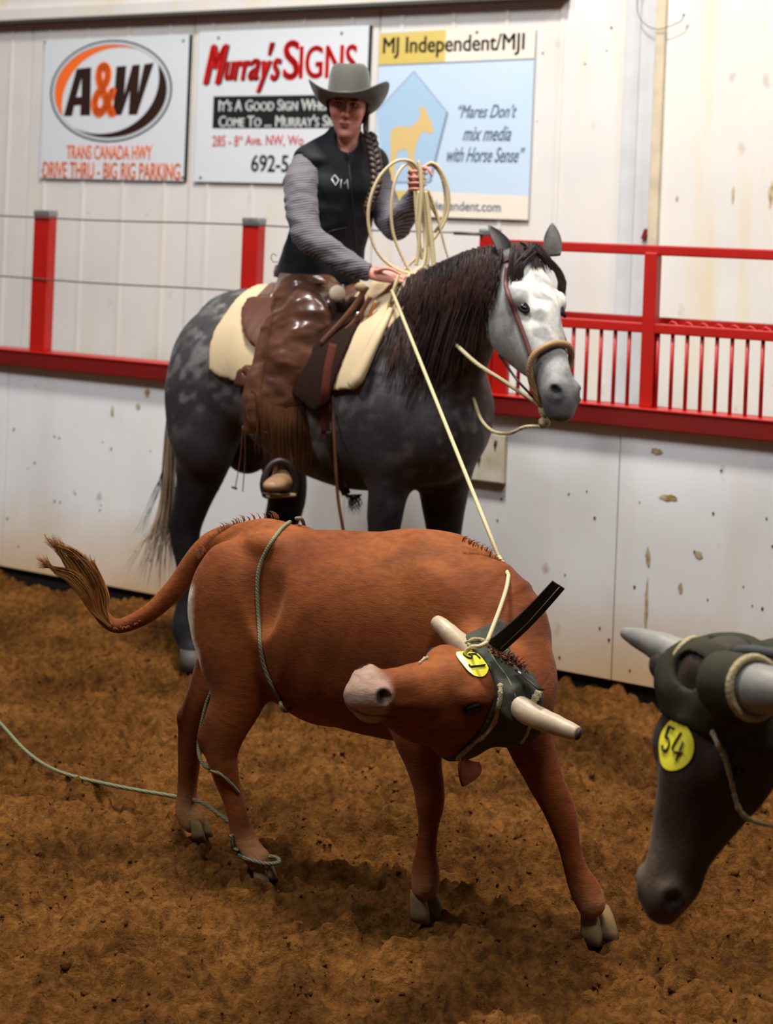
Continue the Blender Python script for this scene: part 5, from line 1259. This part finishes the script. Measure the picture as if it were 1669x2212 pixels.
# cuffs and collar
def ringtube(name, c, ax, r, rad, m, parent, el=1.0, n=24, sides=8):
    ax = nrm(ax); u_ = nrm(np.cross(ax, UZ + .01 * RX)); w_ = np.cross(ax, u_)
    return tube(name, [c + r * (u_ * math.cos(a) + el * w_ * math.sin(a)) for a in np.linspace(0, 2 * math.pi, n, endpoint=False)], rad, m, parent, sides, closed=True)
ringtube('cuff', P(788, 587, 6.37), P(790, 587, 6.37) - P(750, 568, 6.38), .028, .007, MSHIRT, shirt)
ringtube('cuff', P(894, 426, 6.475), P(897, 418, 6.47) - P(888, 440, 6.5), .028, .007, MSHIRT, shirt)

# vest
MVEST = mat('vest_black', (12, 15, 19), rough=.75, spec=.3, var=(8, .6, (20, 24, 29)), bump=(60, .3, .004), sheen=.06)
fv = rfield(); torso(fv, .012)
fv.chain([(P(690, 596, 6.73), .172, .145), (P(700, 560, 6.72), .165, .135)], .03, 4, dirA=RX)
for sx in (-1, 1): fv.ell(P(738, 350, 6.68) + RX * .125 * sx, (.055, .075, .035), (RX, RY, UZ), .03)
fv.chain([(P(742, 345, 6.69), .085, .075), (P(744, 318, 6.685), .072, .066), (P(746, 292, 6.68), .066, .060)], .02, 3, dirA=RX)    # collar
folds(fv, .007, 9, 61)
arm(fv, [(612, 372, 6.60, 30), (628, 430, 6.54, 30), (640, 500, 6.48, 30)], 0, .01) if False else None
fa = rfield(); arm(fa, [(x - 6 if i == 0 else x, y, d, r) for i, (x, y, d, r) in enumerate(AR)], .004); arm(fa, AL, .004)
qx, qy, qz = fv.coords(P(744, 325, 6.68), (RX, RY, UZ))
hem = P(690, 608, 6.7)[2]; fv.f = np.maximum(fv.f, (hem + .10 * 0 - Z - .06 * ((X - P(690, 608, 6.7)[0]))).astype(np.float32) + 0 * X)
armreg = np.maximum(fa.f * -1, -(np.abs(qx) - .135))       # open the armholes outside the shoulder seams
fv.f = np.maximum(fv.f, np.where(np.abs(qx) > .150, -fa.f, -9)).astype(np.float32)
cut(fv, P(752, 296, 6.60), (.052, .085, .062)); cut(fv, P(747, 282, 6.68), (.056, .052, .040)); cut(fv, P(752, 330, 6.56), (.020, .06, .045))
del armreg, qx, qy, qz
vest = fv.mesh('vest', MVEST, proot, None, 2); vbvh = fv.bvh()
MBRAND = mat('embroidery', (196, 196, 196), rough=.7)
for st_ in ([(716, 387), (723, 379), (731, 389), (724, 401), (716, 387)], [(735, 407), (737, 388), (743, 398), (749, 388), (751, 408)]):
    q = drapes(vbvh, st_, .002, 1) if False else np.array([p for p in (drape(vbvh, *s_, .0025) for s_ in st_) if p is not None])
    if len(q) > 1: tube('embroidery', q, .0032, MBRAND, vest, 6)
q = drapes(vbvh, [(752, 345), (758, 400), (764, 470), (768, 540), (762, 590)], .001, 6); tube('zip', q, .0022, mat('zip', (60, 62, 64), rough=.4, metal=.5), vest, 6)
q = drapes(vbvh, [(690, 520), (712, 500), (748, 492)], .001, 6); tube('pocket_seam', q, .0016, bpy.data.materials['zip'], vest, 6)
ring = catmull([P(597, 553, 6.66), P(590, 548, 6.64), P(585, 556, 6.64), P(590, 566, 6.65), P(599, 566, 6.66)], 4); tube('cord_loop', ring, .0016, MVEST, vest, 5)

# hair
MHAIR = mat('hair', (34, 20, 14), rough=.45, spec=.4, var=(14, .7, (64, 36, 22)))
def hair_root(t, r):
    sx = -1 if r.random() < .4 else 1; a = r.uniform(-.03, .05)
    x0 = .070 * sx; pts = [FH(x0 * .95, a - .01, .045), FH(x0 * 1.10, a - .02, .010), FH(x0 * 1.10, a - .035, -.035)]
    if sx > 0: pts += [FH(x0 * .95, a - .05, -.085), P(796 + r.uniform(-6, 8), 306, 6.60), P(800 + r.uniform(-9, 9), 345, 6.56)]
    else: pts += [FH(x0 * .8, a - .06, -.075)]
    return catmull(pts, 4), r.uniform(.003, .006)
hr_ = strands('hair', MHAIR, proot, hair_root, 110, seed=31, kind='stuff')
hs_ = Field(P(752, 228, 6.63) - .2, P(752, 228, 6.63) + .2, .006); hs_.ell(FH(0, -.028, .022), (.082, .088, .092), AXF, .01); hs_.ell(FH(0, -.05, -.045), (.068, .05, .05), AXF, .03)
hs_.ell(FH(0, .075, -.01), (.066, .085, .11), AXF, .01, -1)
hs_.mesh('hair', MHAIR, proot, None, 1)
braid = catmull([P(798, 290, 6.60), P(806, 325, 6.55), P(812, 362, 6.52), P(812, 400, 6.50), P(802, 432, 6.50), P(795, 450, 6.50)], 8); lst = []
for ph in (0, 2.094, 4.189):
    pts = []
    for i, c in enumerate(braid):
        a = i * .75 + ph; w_ = .016 * (1 - .35 * i / len(braid)); pts.append(c + dirv(math.sin(a) * w_, 0, 0) + dirv(0, 0, math.sin(2 * a) * w_ * .6))
    lst.append(tube_geo(catmull(pts, 2), .0135, 8))
v, f = join_geo(lst); pymesh('braid', v, f, MHAIR, proot)
MHAIR2 = mat('hair_end', (96, 62, 38), rough=.5, var=(20, .6, (140, 96, 60)))
strands('hair_end', MHAIR2, proot, lambda t, r: (catmull([P(799, 424, 6.49), P(794 + r.uniform(-7, 6), 442, 6.49), P(792 + r.uniform(-8, 6), 462 + r.uniform(-8, 8), 6.49)], 4), .003), 36, seed=33, kind='stuff')

# hat
MHAT = mat('felt_grey', (78, 78, 72), rough=.9, spec=.15, sheen=.25, bump=(220, .3, .002))
MHATB = mat('hat_ribbon', (90, 90, 84), rough=.6, spec=.3)
th_ = math.radians(12); hU_ = nrm(fU * math.cos(th_) - fF * -math.sin(th_)); hU_ = nrm(UZ * math.cos(th_) - fF * math.sin(th_)); hF_ = nrm(fF - hU_ * (fF @ hU_)); hR_ = np.cross(hF_, hU_); hR_ = hR_ if hR_ @ R_ > 0 else -hR_
HTO = P(751, 224, 6.622)
def HT(x, y, z): return HTO + hR_ * x + hF_ * y + hU_ * z
hroot_ = pymesh('hat', *(lambda: None)() or ([HT(0, 0, 0)] * 3, [(0, 1, 2)])) if False else None
def hat_geo():
    vs = []; fs = []; n = 64
    def ring(fn):
        k = len(vs)
        for i in range(n):
            a = 2 * math.pi * i / n; vs.append(fn(a))
        return k
    def brim(t, dz):
        def fn(a):
            s_, c = math.sin(a), math.cos(a); r0x, r0y = .086, .108; r1x, r1y = .172, .188
            x = s_ * (r0x + (r1x - r0x) * t * (1 - .14 * t * s_ * s_)); y = c * (r0y + (r1y - r0y) * t)
            z = .086 * (abs(s_) ** 2.2) * t ** 1.9 - .010 * t * (c > 0) * c * c - .004 * t * (c < 0) * c * c + dz
            return HT(x, y, z)
        return fn
    ks = []
    for t in np.linspace(1, 0, 10): ks.append(ring(brim(t, -.004)))           # underside in to the brow
    ks.insert(0, ring(brim(1.012, 0)));
    top = [ring(brim(t, .004)) for t in np.linspace(1, 0, 10)]
    prof = [(1.0, .010), (.99, .04), (.965, .08), (.93, .112), (.86, .142), (.70, .160), (.50, .164), (.30, .154), (.12, .145), (.02, .143)]
    cr = []
    for s_, z in prof:
        def fn(a, s_=s_, z=z):
            sn_, c = math.sin(a), math.cos(a); pin = 1 - .10 * (z / .12) * max(c, 0) ** 2 * abs(sn_) * 2
            zz = z - .018 * max(c, 0) ** 2 * (z > .11); return HT(s_ * .086 * sn_ * pin, s_ * .108 * c, zz)
        cr.append(ring(fn))
    def band(a, b):
        for i in range(n): fs.append((a + i, a + (i + 1) % n, b + (i + 1) % n, b + i))
    for a, b in zip(ks[:-1], ks[1:]): band(a, b)
    band(top[0], ks[0])
    for a, b in zip(top[:-1], top[1:]): band(a, b)
    band(top[-1], cr[0])
    for a, b in zip(cr[:-1], cr[1:]): band(a, b)
    return vs, fs
v, f = hat_geo(); hat = fixn(pymesh('hat', v, f, MHAT, proot)); hat['label'] = 'grey felt cowboy hat'
tube('hat_ribbon', [HT(.0885 * math.sin(a), .1105 * math.cos(a), .014) for a in np.linspace(0, 2 * math.pi, 48, endpoint=False)], .0055, MHATB, hat, 8, closed=True)

# chaps: glossy brown leather
MCHAP = mat('chap_leather', (92, 58, 42), rough=.27, spec=.6, var=(7, .6, (48, 28, 20)), coat=.35, bump=(40, .25, .003))
MFRINGE = mat('fringe_leather', (92, 52, 22), rough=.6, spec=.3, var=(14, .8, (50, 28, 14)))
fc = Field((-.62, 6.12, .70), (.10, 7.10, 1.72), .0058)
def cdir(): return nrm(dirv(1, 0, .15))
fc.chain([(P(672, 618, 6.68), .125, .13), (P(660, 660, 6.58), .125, .125), (P(655, 710, 6.50), .122, .10), (P(648, 760, 6.44), .116, .085), (P(636, 820, 6.43), .120, .070), (P(620, 880, 6.43), .138, .060), (P(618, 905, 6.43), .135, .055)], .03, 5, dirA=cdir())
fc.ell(P(668, 690, 6.43), (.080, .06, .10), (cdir(), V_, UZ), .05)
fc.chain([(P(592, 700, 6.50), .030, .02), (P(578, 780, 6.46), .045, .02), (P(562, 860, 6.45), .060, .018), (P(560, 930, 6.45), .055, .016)], .03, 4, dirA=cdir())
fc.chain([(P(700, 640, 6.84), .12), (P(740, 700, 7.04), .085), (P(742, 790, 7.02), .08), (P(735, 880, 7.02), .09)], .03, 4, dirA=cdir())
folds(fc, .020, 9, 71, (1, 1, .35)); folds(fc, .012, 13, 75, (1, 1, 1.5)); folds(fc, .014, 6, 79, (1, 1, 1.3))
X, Y, Z = fc.pts()
topz = P(680, 592, 6.6)[2]; fc.f = np.maximum(fc.f, (Z - topz) + 0 * fc.f).astype(np.float32)
chaps = fc.mesh('chaps', MCHAP, proot, None, 2); cb = fc.bvh()
chaps['label'] = 'glossy dark brown leather chaps'
def fringe_root(t, r):
    q = catmull([np.array(p, float) for p in ((541, 856), (570, 880), (605, 893), (645, 893), (680, 880), (694, 862))], 10)
    u = (t + r.uniform(0, .02)) * (len(q) - 2); i = int(u); p = q[i] + (q[i + 1] - q[i]) * (u - i); x, y = p + r.uniform(-2, 2, 2); y -= 14
    ln = r.uniform(112, 152) - 20 * abs(t - .5); sw = r.uniform(-7, 7) + (12 if t < .3 else -8 * (t - .5)); d0 = 6.36
    p0 = drape(cb, x, y, .004); d0 = p0[1] if p0 is not None else 6.38
    return catmull([P(x, y, d0), P(x + sw * .3 + r.uniform(-1, 1), y + ln * .33, d0 - .004), P(x + sw * .7 + r.uniform(-2, 2), y + ln * .7, d0 + .01), P(x + sw, y + ln, d0 + .02)], 3), r.uniform(.0035, .0055)
strands('fringe', MFRINGE, chaps, fringe_root, 190, seed=41, kind='stuff')
# side fringe strip down the back edge of the chap
def fr2(t, r):
    x = 588 - 34 * t; y = 655 + 200 * t; ln = r.uniform(70, 130); p0 = drape(cb, x + 6, y, .004); d0 = p0[1] if p0 is not None else 6.42
    return catmull([P(x + 6, y, d0), P(x + 2 + r.uniform(-2, 2), y + ln * .4, d0 - .004), P(x - 6 + r.uniform(-4, 3), y + ln, d0)], 3), r.uniform(.003, .005)
strands('fringe', MFRINGE, chaps, fr2, 46, seed=42, kind='stuff')
MBELT = mat('belt', (90, 56, 40), rough=.5)
tube('belt', [P(600, 575, 6.80), P(596, 590, 6.70), P(620, 604, 6.58), P(660, 612, 6.52), P(700, 612, 6.50)], .012, MBELT, chaps, 8, flat=.5)
# boot
MBOOT = mat('boot_leather', (150, 116, 84), rough=.5, spec=.35, var=(14, .6, (104, 78, 54)))
fbt = Field(P(600, 1030, 6.38) - .24, P(600, 1030, 6.38) + .24, .005)
bd = nrm(dirv(-.55, .10, -.85))
fbt.chain([(P(618, 950, 6.42), .050), (P(614, 1000, 6.42), .043), (P(614, 1030, 6.42), .044)], .02, 4)
fbt.chain([(P(622, 1042, 6.46), .038, .040), (P(606, 1042, 6.37), .042, .036), (P(592, 1048, 6.28), .042, .026), (P(586, 1051, 6.24), .032, .020)], .03, 4, dirA=np.cross(bd, UZ))
boot = fbt.mesh('boot', MBOOT, proot, None, 1)
MSOLE = mat('boot_sole', (84, 62, 44), rough=.7)
tube('sole', [P(620, 1066, 6.44), P(606, 1067, 6.36), P(592, 1068, 6.28), P(584, 1067, 6.235)], .036, MSOLE, boot, 14, flat=.16, side=UZ)
# ================================================================ saddle, pad and headgear on the horse
def side_coord(px, py):
    p = drape(hbvh, px, py, 0)
    if p is None: p = hp(px, py, -.2)
    return (float(p @ HA), float(p[2]))
HFc = hf.coords((0, 0, 0), (HA, HL, ZU))
def shell(name, poly, off, m, parent, inner=.004, near_only=False, holes=None, sm=2):
    g = Field.__new__(Field); g.h = hf.h; g.lo = hf.lo; g.n = hf.n
    pl = [side_coord(*p) for p in poly] if not isinstance(poly[0][0], np.floating) else poly
    d2 = poly_sd(HFc[0], HFc[2], pl) if False else None
    # evaluate the outline on the side plane only
    X, Y, Z = hf.pts()
    tx = HFc[0]; sd = np.empty(hf.f.shape, np.float32)
    zline = Z.ravel(); ta = np.linspace(tx.min(), tx.max(), 420); grid = poly_sd(ta[:, None], zline[None, :], pl).astype(np.float32)
    it = np.clip(((tx - ta[0]) / (ta[1] - ta[0])), 0, 418.999); i0 = it.astype(np.int32)[:, :, 0]; fr = (it[:, :, 0] - i0)[..., None]
    sd = grid[i0] * (1 - fr) + grid[i0 + 1] * fr
    f = np.maximum(hf.f - off, sd); f = np.maximum(f, -(hf.f - inner))
    if near_only: f = np.maximum(f, HFc[1] - float(hp(680, 800) @ HL))
    g.f = f.astype(np.float32); lo = P(430, 600, 6.0); 
    return g, g.mesh(name, m, parent, None, sm)
MPAD = mat('pad_leather', (184, 164, 134), rough=.75, spec=.2, var=(6, .5, (206, 182, 140)), bump=(60, .2, .003))
MPADE = mat('pad_edge', (150, 124, 90), rough=.7)
pad_poly = [(548, 628), (505, 662), (474, 706), (457, 755), (458, 800), (480, 814), (530, 830), (575, 842), (640, 850), (745, 842), (768, 842), (790, 822), (812, 770), (850, 706), (886, 650), (868, 620), (700, 600)]
pl = [side_coord(*p) for p in pad_poly[:15]]; zt_ = max(p[1] for p in pl) + .25
pl = pl + [(pl[-1][0] + .02, zt_), (pl[0][0] - .02, zt_)]
pl = [(np.float64(a), np.float64(b)) for a, b in pl]
padroot = empty('saddle_pad', hp(660, 640), 'cream leather saddle pad on the back of the grey horse', 'saddle pad')
g_pad, pad = shell('pad', pl, .024, MPAD, padroot)
pbvh = g_pad.bvh()
# thick sheepskin roll along the front of the pad
q = drapes(pbvh, [(846, 668), (820, 718), (796, 768), (775, 812), (760, 832)], .004, 5)
tube('front_roll', q, np.interp(np.linspace(0, 1, len(q)), [0, .3, .8, 1], [.014, .028, .036, .026]), MPAD, padroot, 12, flat=.7)
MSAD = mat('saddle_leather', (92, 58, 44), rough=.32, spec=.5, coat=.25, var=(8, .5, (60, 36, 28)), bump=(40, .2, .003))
MSADF = mat('saddle_shadow_leather', (36, 21, 14), rough=.8, spec=.1, bump=(40, .3, .003))  # darker saddle leather, the shade beside the rider's leg put into its colour
MSADD = mat('saddle_dark', (34, 24, 20), rough=.5, spec=.4)
MSTRB = mat('strap_brown', (96, 58, 36), rough=.45, spec=.4, var=(20, .6, (60, 36, 24)))
MSTRO = mat('strap_orange', (176, 106, 44), rough=.5)
sad = empty('saddle', hp(670, 640), 'brown leather western saddle with pale horn, under the rider', 'saddle')
# seat, cantle, swells as one smooth body
fsd = Field(hp(670, 660) - np.array([.55, .50, .42]), hp(670, 660) + np.array([.5, .5, .35]), .0075)
fsd.cone([(hp(600, 676), .20, .05, HL), (hp(650, 690), .19, .05, HL), (hp(720, 685), .17, .06, HL)], .05)
fsd.cone([(hp(606, 660) + HL * -.12, .04, .05, HA), (hp(592, 640), .04, .06, HA), (hp(606, 660) + HL * .17, .05, .06, HA)], .05)   # cantle
fsd.cone([(hp(765, 668) + HL * -.15, .05, .06, HA), (hp(765, 640), .05, .05, HA), (hp(765, 668) + HL * .15, .05, .06, HA)], .05)   # swells
sg_ = fsd.mesh('seat', MSAD, sad, None, 1)
def skirt(poly, off, m, nm, near=False): 
    p_ = [side_coord(*p) for p in poly]; return shell(nm, [(np.float64(a), np.float64(b)) for a, b in p_], off, m, sad, inner=.02, near_only=near)
skirt([(562, 640), (543, 664), (538, 700), (548, 734), (572, 752), (610, 752), (640, 700), (640, 640)], .050, MSAD, 'rear_skirt')
skirt([(513, 832), (520, 800), (540, 784), (562, 786), (590, 846), (560, 842)], .032, MSAD, 'rear_jockey', True)
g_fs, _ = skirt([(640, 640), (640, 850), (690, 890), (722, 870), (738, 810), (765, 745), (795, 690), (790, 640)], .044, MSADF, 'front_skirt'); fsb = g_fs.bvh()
# horn: neck and pale wrapped cap
hn = P(728, 634, 6.40)
tube('horn_neck', catmull([P(748, 690, 6.46), P(742, 668, 6.43), P(733, 648, 6.41)], 5), [.028 - .0008 * i for i in range(11)], MSADD, sad, 14)
v, f = ellipsoid_geo(hn, [dirv(.031, 0, .008), dirv(0, .033, 0) , dirv(-.004, 0, .022)], 24, 14)
o = pymesh('horn_cap', v, f, mat('horn_wrap_pale', (238, 218, 192), rough=.6, var=(20, .5, (190, 160, 130)), bump=(80, .4, .003)), sad); o['label'] = 'pale round horn cap'
v, f = ellipsoid_geo(P(868, 612, 6.42), [dirv(.024, 0, .0), dirv(0, .030, 0), dirv(0, 0, .022)], 18, 12); pymesh('swell_knob', v, f, MPADE, sad)
# straps fanning out below the swells
def dstrap(name, pts, w_, m, parent, off=.006, bv=None, n=6, th=.25, dflt=None):
    q = drapes(bv or pbvh, pts, off, n, dflt)
    for _ in range(2): q[1:-1] = .5 * q[1:-1] + .25 * (q[:-2] + q[2:])
    return tube(name, q, w_, m, parent, 8, flat=th, side=V_)
dp = lambda d, pts, r, m, nm, fl_=.45: tube(nm, catmull([P(x, y, d + .0 * i) for i, (x, y) in enumerate(pts)], 5), r, m, sad, 8, flat=fl_, side=V_)
dp(6.34, [(792, 618), (772, 652), (742, 690), (712, 722), (694, 742)], .0115, MSTRB, 'strap')
dp(6.335, [(800, 640), (782, 672), (760, 700), (732, 728)], .009, MSTRB, 'strap')
dp(6.345, [(812, 650), (794, 690), (776, 730), (764, 760)], .007, MSTRO, 'strap')
dp(6.35, [(778, 618), (784, 650), (778, 700), (760, 760), (745, 800)], .008, MSTRB, 'strap')
def mdrape(pts, bvs, off, n=6):
    out = []
    for q in catmull([np.array(p, float) for p in pts], n):
        c = [p for p in (drape(b_, q[0], q[1], off) for b_ in bvs) if p is not None]
        if c: out.append(min(c, key=lambda p: p[1]))
    out = np.array(out)
    for _ in range(3): out[1:-1] = .5 * out[1:-1] + .25 * (out[:-2] + out[2:])
    return out
v, f = ellipsoid_geo(P(778, 620, 6.34), [dirv(.022, 0, 0), dirv(0, .018, 0), dirv(0, 0, .012)], 16, 10); pymesh('concho', v, f, MPADE, sad)
tube('buckle', [P(766, 682, 6.325), P(774, 674, 6.325)], .005, bpy.data.materials['buckle_metal'], sad, 6)
tube('latigo', mdrape([(722, 745), (710, 800), (703, 870), (706, 935)], [fsb, pbvh, hbvh], .008), .018, mat('latigo_red', (74, 32, 20), rough=.75, spec=.15, var=(12, .5, (60, 26, 20))), sad, 8, flat=.25, side=V_)
tube('stirrup_leather', catmull([P(640, 900, 6.47), P(618, 960, 6.44), P(604, 1000, 6.37)], 6), .016, MSTRB, sad, 8, flat=.25, side=V_)
# stirrup: bent wooden bow with a tread
st = empty('stirrup_proxy', (0, 0, 0), None, None) if False else sad
sc = P(604, 1042, 6.36)
bw = catmull([sc + dirv(-.052, .050, -.02), sc + dirv(-.062, .0, -.02), sc + dirv(-.040, -.060, -.01), sc + dirv(0, -.082, 0), sc + dirv(.040, -.060, .01), sc + dirv(.060, .0, .02), sc + dirv(.052, .050, .02)], 6)
stirrup = tube('stirrup', bw, .013, MSADD, sad, 8); tube('tread', [sc + dirv(-.055, .050, -.02), sc + dirv(.055, .050, .02)], .022, MPADE, stirrup, 10, flat=.4, side=ZU)
# cinch, saddle strings, hanging lead
q = drapes(hbvh, [(715, 930), (724, 985), (738, 1040), (748, 1068)], .006, 6); tube('cinch', q, .018, MSADD, sad, 8, flat=.3, side=V_)
for a, b in (((524, 920), (508, 1054)), ((528, 915), (524, 1062))):
    tube('saddle_string', catmull([P(*a, 6.55), P((a[0] + b[0]) / 2 + 3, (a[1] + b[1]) / 2, 6.55), P(*b, 6.55)], 5), .0045, MSTRB, sad, 6, flat=.5)
tube('string_keeper', [P(500, 1052, 6.55), P(512, 1056, 6.55)], .005, MMARK, sad, 6)
lead = tube('lead_strap', catmull([P(790, 742, 6.33), P(758, 782, 6.32), P(722, 838, 6.30), P(720, 900, 6.28), P(724, 990, 6.27), P(730, 1078, 6.27), P(742, 1150, 6.27), P(752, 1220, 6.27)], 6), .0062, MSTRB, sad, 6, flat=.5, side=V_)
strands('cinch_tuft', MTUFT if False else MTAIL1, sad, lambda t, r: (catmull([P(742 + r.uniform(0, 40), 1068, 6.45), P(750 + r.uniform(0, 32), 1085, 6.45), P(752 + r.uniform(-6, 30), 1100 + r.uniform(-6, 16), 6.45)], 3), .003), 40, seed=51, kind='stuff')

# headgear: rawhide noseband on a brown headstall
MRAW = mat('rawhide', (172, 138, 98), rough=.5, spec=.35, wave=(60, (126, 94, 60), 'DIAGONAL'), bump=(120, .4, .002))
MCORD = mat('cord_pale', (190, 176, 138), rough=.7, wave=(60, (128, 112, 80), 'DIAGONAL'))
hk = empty('bridle', HD(.30, 0, 0), 'rawhide noseband and brown headstall on the grey horse head', 'bridle')
nb_ = catmull([HD(.372, 0, .012), HD(.378, .045, .004), HD(.395, .082, -.040), HD(.43, .080, -.085), HD(.48, .050, -.125), HD(.53, .012, -.150), HD(.53, -.012, -.150), HD(.48, -.052, -.125), HD(.43, -.084, -.085), HD(.395, -.084, -.040), HD(.378, -.047, .004)], 5, closed=True)
tube('noseband', nb_, .0125, MRAW, hk, 10, closed=True)
v, f = ellipsoid_geo(HD(.545, -.004, -.160), [hA * .030, hL * .018, hU * .018], 14, 10); pymesh('heel_knot', v, f, MCORD, hk)
v, f = ellipsoid_geo(HD(.585, -.004, -.172), [hA * .020, hL * .024, hU * .016], 14, 10); pymesh('heel_knot', v, f, MCORD, hk)
q = drapes(hbvh, [(1096, 578), (1094, 610), (1104, 648), (1120, 692), (1136, 732), (1148, 768)], .006, 6); tube('cheek_strap', q, .0085, mat('headstall', (84, 40, 36), rough=.5), hk, 8, flat=.45, side=V_)
tube('browband', catmull([HD(.03, -.11, -.05), HD(.02, -.085, .0), HD(.01, -.03, .018)], 5), .006, bpy.data.materials['headstall'], hk, 6)
tube('cheek_strap', catmull([HD(.02, .10, -.06), HD(.12, .118, -.08), HD(.25, .105, -.07), HD(.39, .082, -.04)], 5), .0075, bpy.data.materials['headstall'], hk, 6)
tube('throat_cord', catmull([P(1078, 768, 5.95), P(1098, 795, 5.88), P(1120, 825, 5.80), HD(.53, -.01, -.155)], 6), .0045, MSADD, hk, 6)
# reins
k1 = HD(.535, -.008, -.155)
v1 = tube_geo(catmull([P(948, 716, 6.30), P(968, 728, 6.17), P(985, 745, 6.04), P(1030, 786, 5.90), P(1085, 822, 5.84), k1], 6), .0078, 8)
v2 = tube_geo(catmull([HD(.60, -.004, -.175), P(1135, 922, 5.80), P(1100, 936, 5.86), P(1065, 932, 5.93), P(1040, 908, 6.0), P(1026, 872, 6.10), P(1014, 838, 6.34)], 6), .0062, 8)
v, f = join_geo([v1, v2]); tag(pymesh('rein', v, f, MCORD), 'pale twisted rope rein looping from the noseband to the horse neck', 'rein')

# ================================================================ the rider's lariat
lr = []
def L3(pts, r=.0062): lr.append(tube_geo(catmull([P(*p) for p in pts], 7), r, 8))
L3([(908, 392, 6.43), (900, 362, 6.42), (882, 347, 6.40), (852, 350, 6.38), (818, 384, 6.36), (798, 436, 6.35), (796, 488, 6.35), (812, 540, 6.35), (845, 575, 6.35), (884, 590, 6.35), (912, 574, 6.36), (918, 530, 6.38), (912, 460, 6.40), (908, 410, 6.42)])
L3([(908, 395, 6.43), (895, 366, 6.42), (878, 354, 6.40), (856, 382, 6.37), (845, 440, 6.36), (848, 500, 6.36), (866, 550, 6.36), (888, 588, 6.36), (910, 588, 6.37), (924, 560, 6.38), (922, 500, 6.40), (914, 420, 6.42)])
L3([(912, 398, 6.42), (914, 366, 6.43), (932, 352, 6.43), (952, 368, 6.43), (968, 412, 6.43), (966, 462, 6.43), (944, 506, 6.42), (905, 550, 6.40), (872, 584, 6.38), (862, 602, 6.34), (858, 612, 6.33)])
L3([(914, 402, 6.42), (918, 362, 6.44), (936, 358, 6.44), (954, 384, 6.45), (962, 430, 6.45), (958, 470, 6.45), (940, 500, 6.44)])
L3([(903, 348, 6.38), (908, 372, 6.375), (910, 420, 6.37), (906, 480, 6.37), (904, 540, 6.37), (898, 574, 6.37)], .0075)
L3([(905, 412, 6.38), (900, 470, 6.38), (906, 530, 6.38), (912, 560, 6.38)], .0075)
L3([(912, 415, 6.39), (918, 470, 6.39), (922, 520, 6.39), (920, 565, 6.39)], .0085)
L3([(896, 412, 6.40), (898, 450, 6.40), (902, 500, 6.40), (908, 552, 6.40)], .0062)
L3([(918, 412, 6.39), (926, 470, 6.385), (934, 540, 6.38), (938, 600, 6.375), (941, 648, 6.37)], .0095)
L3([(924, 408, 6.41), (940, 450, 6.41), (952, 500, 6.41), (964, 545, 6.41), (976, 580, 6.41)], .0045)
L3([(922, 410, 6.42), (930, 440, 6.42), (945, 470, 6.42), (948, 480, 6.42)], .0070)
L3([(920, 548, 6.40), (926, 580, 6.40), (932, 606, 6.40)], .004)
L3([(862, 588, 6.315), (852, 620, 6.30), (842, 652, 6.31), (836, 684, 6.33)], .0068)
L3([(880, 600, 6.33), (862, 632, 6.31), (842, 668, 6.32), (832, 700, 6.34)], .0068)
A0, A1 = P(846, 628, 6.30), P(1076, 1200, 4.62)
lr.append(tube_geo(np.array([A0 + (A1 - A0) * t for t in np.linspace(0, 1, 8)]), .0064, 8))
lr.append(tube_geo(catmull([A1, P(1088, 1222, 4.50), P(1098, 1243, 4.40)], 6), .0056, 8))
lr.append(tube_geo(catmull([P(1098, 1243, 4.40), P(1093, 1272, 4.34), P(1078, 1318, 4.27), P(1051, 1388, 4.165)], 6), .0056, 8))
lr.append(tube_geo(catmull([P(1051, 1388, 4.165), P(1035, 1396, 4.15), P(1018, 1398, 4.17), P(1006, 1408, 4.19)], 6), .0056, 8))
# loose dally turns above the horn, pale slobber end
v, f = join_geo(lr); tag(pymesh('rope', v, f, MROPE2), 'cream lariat coiled in the raised hand and tight to the horns of the red steer', 'rope')
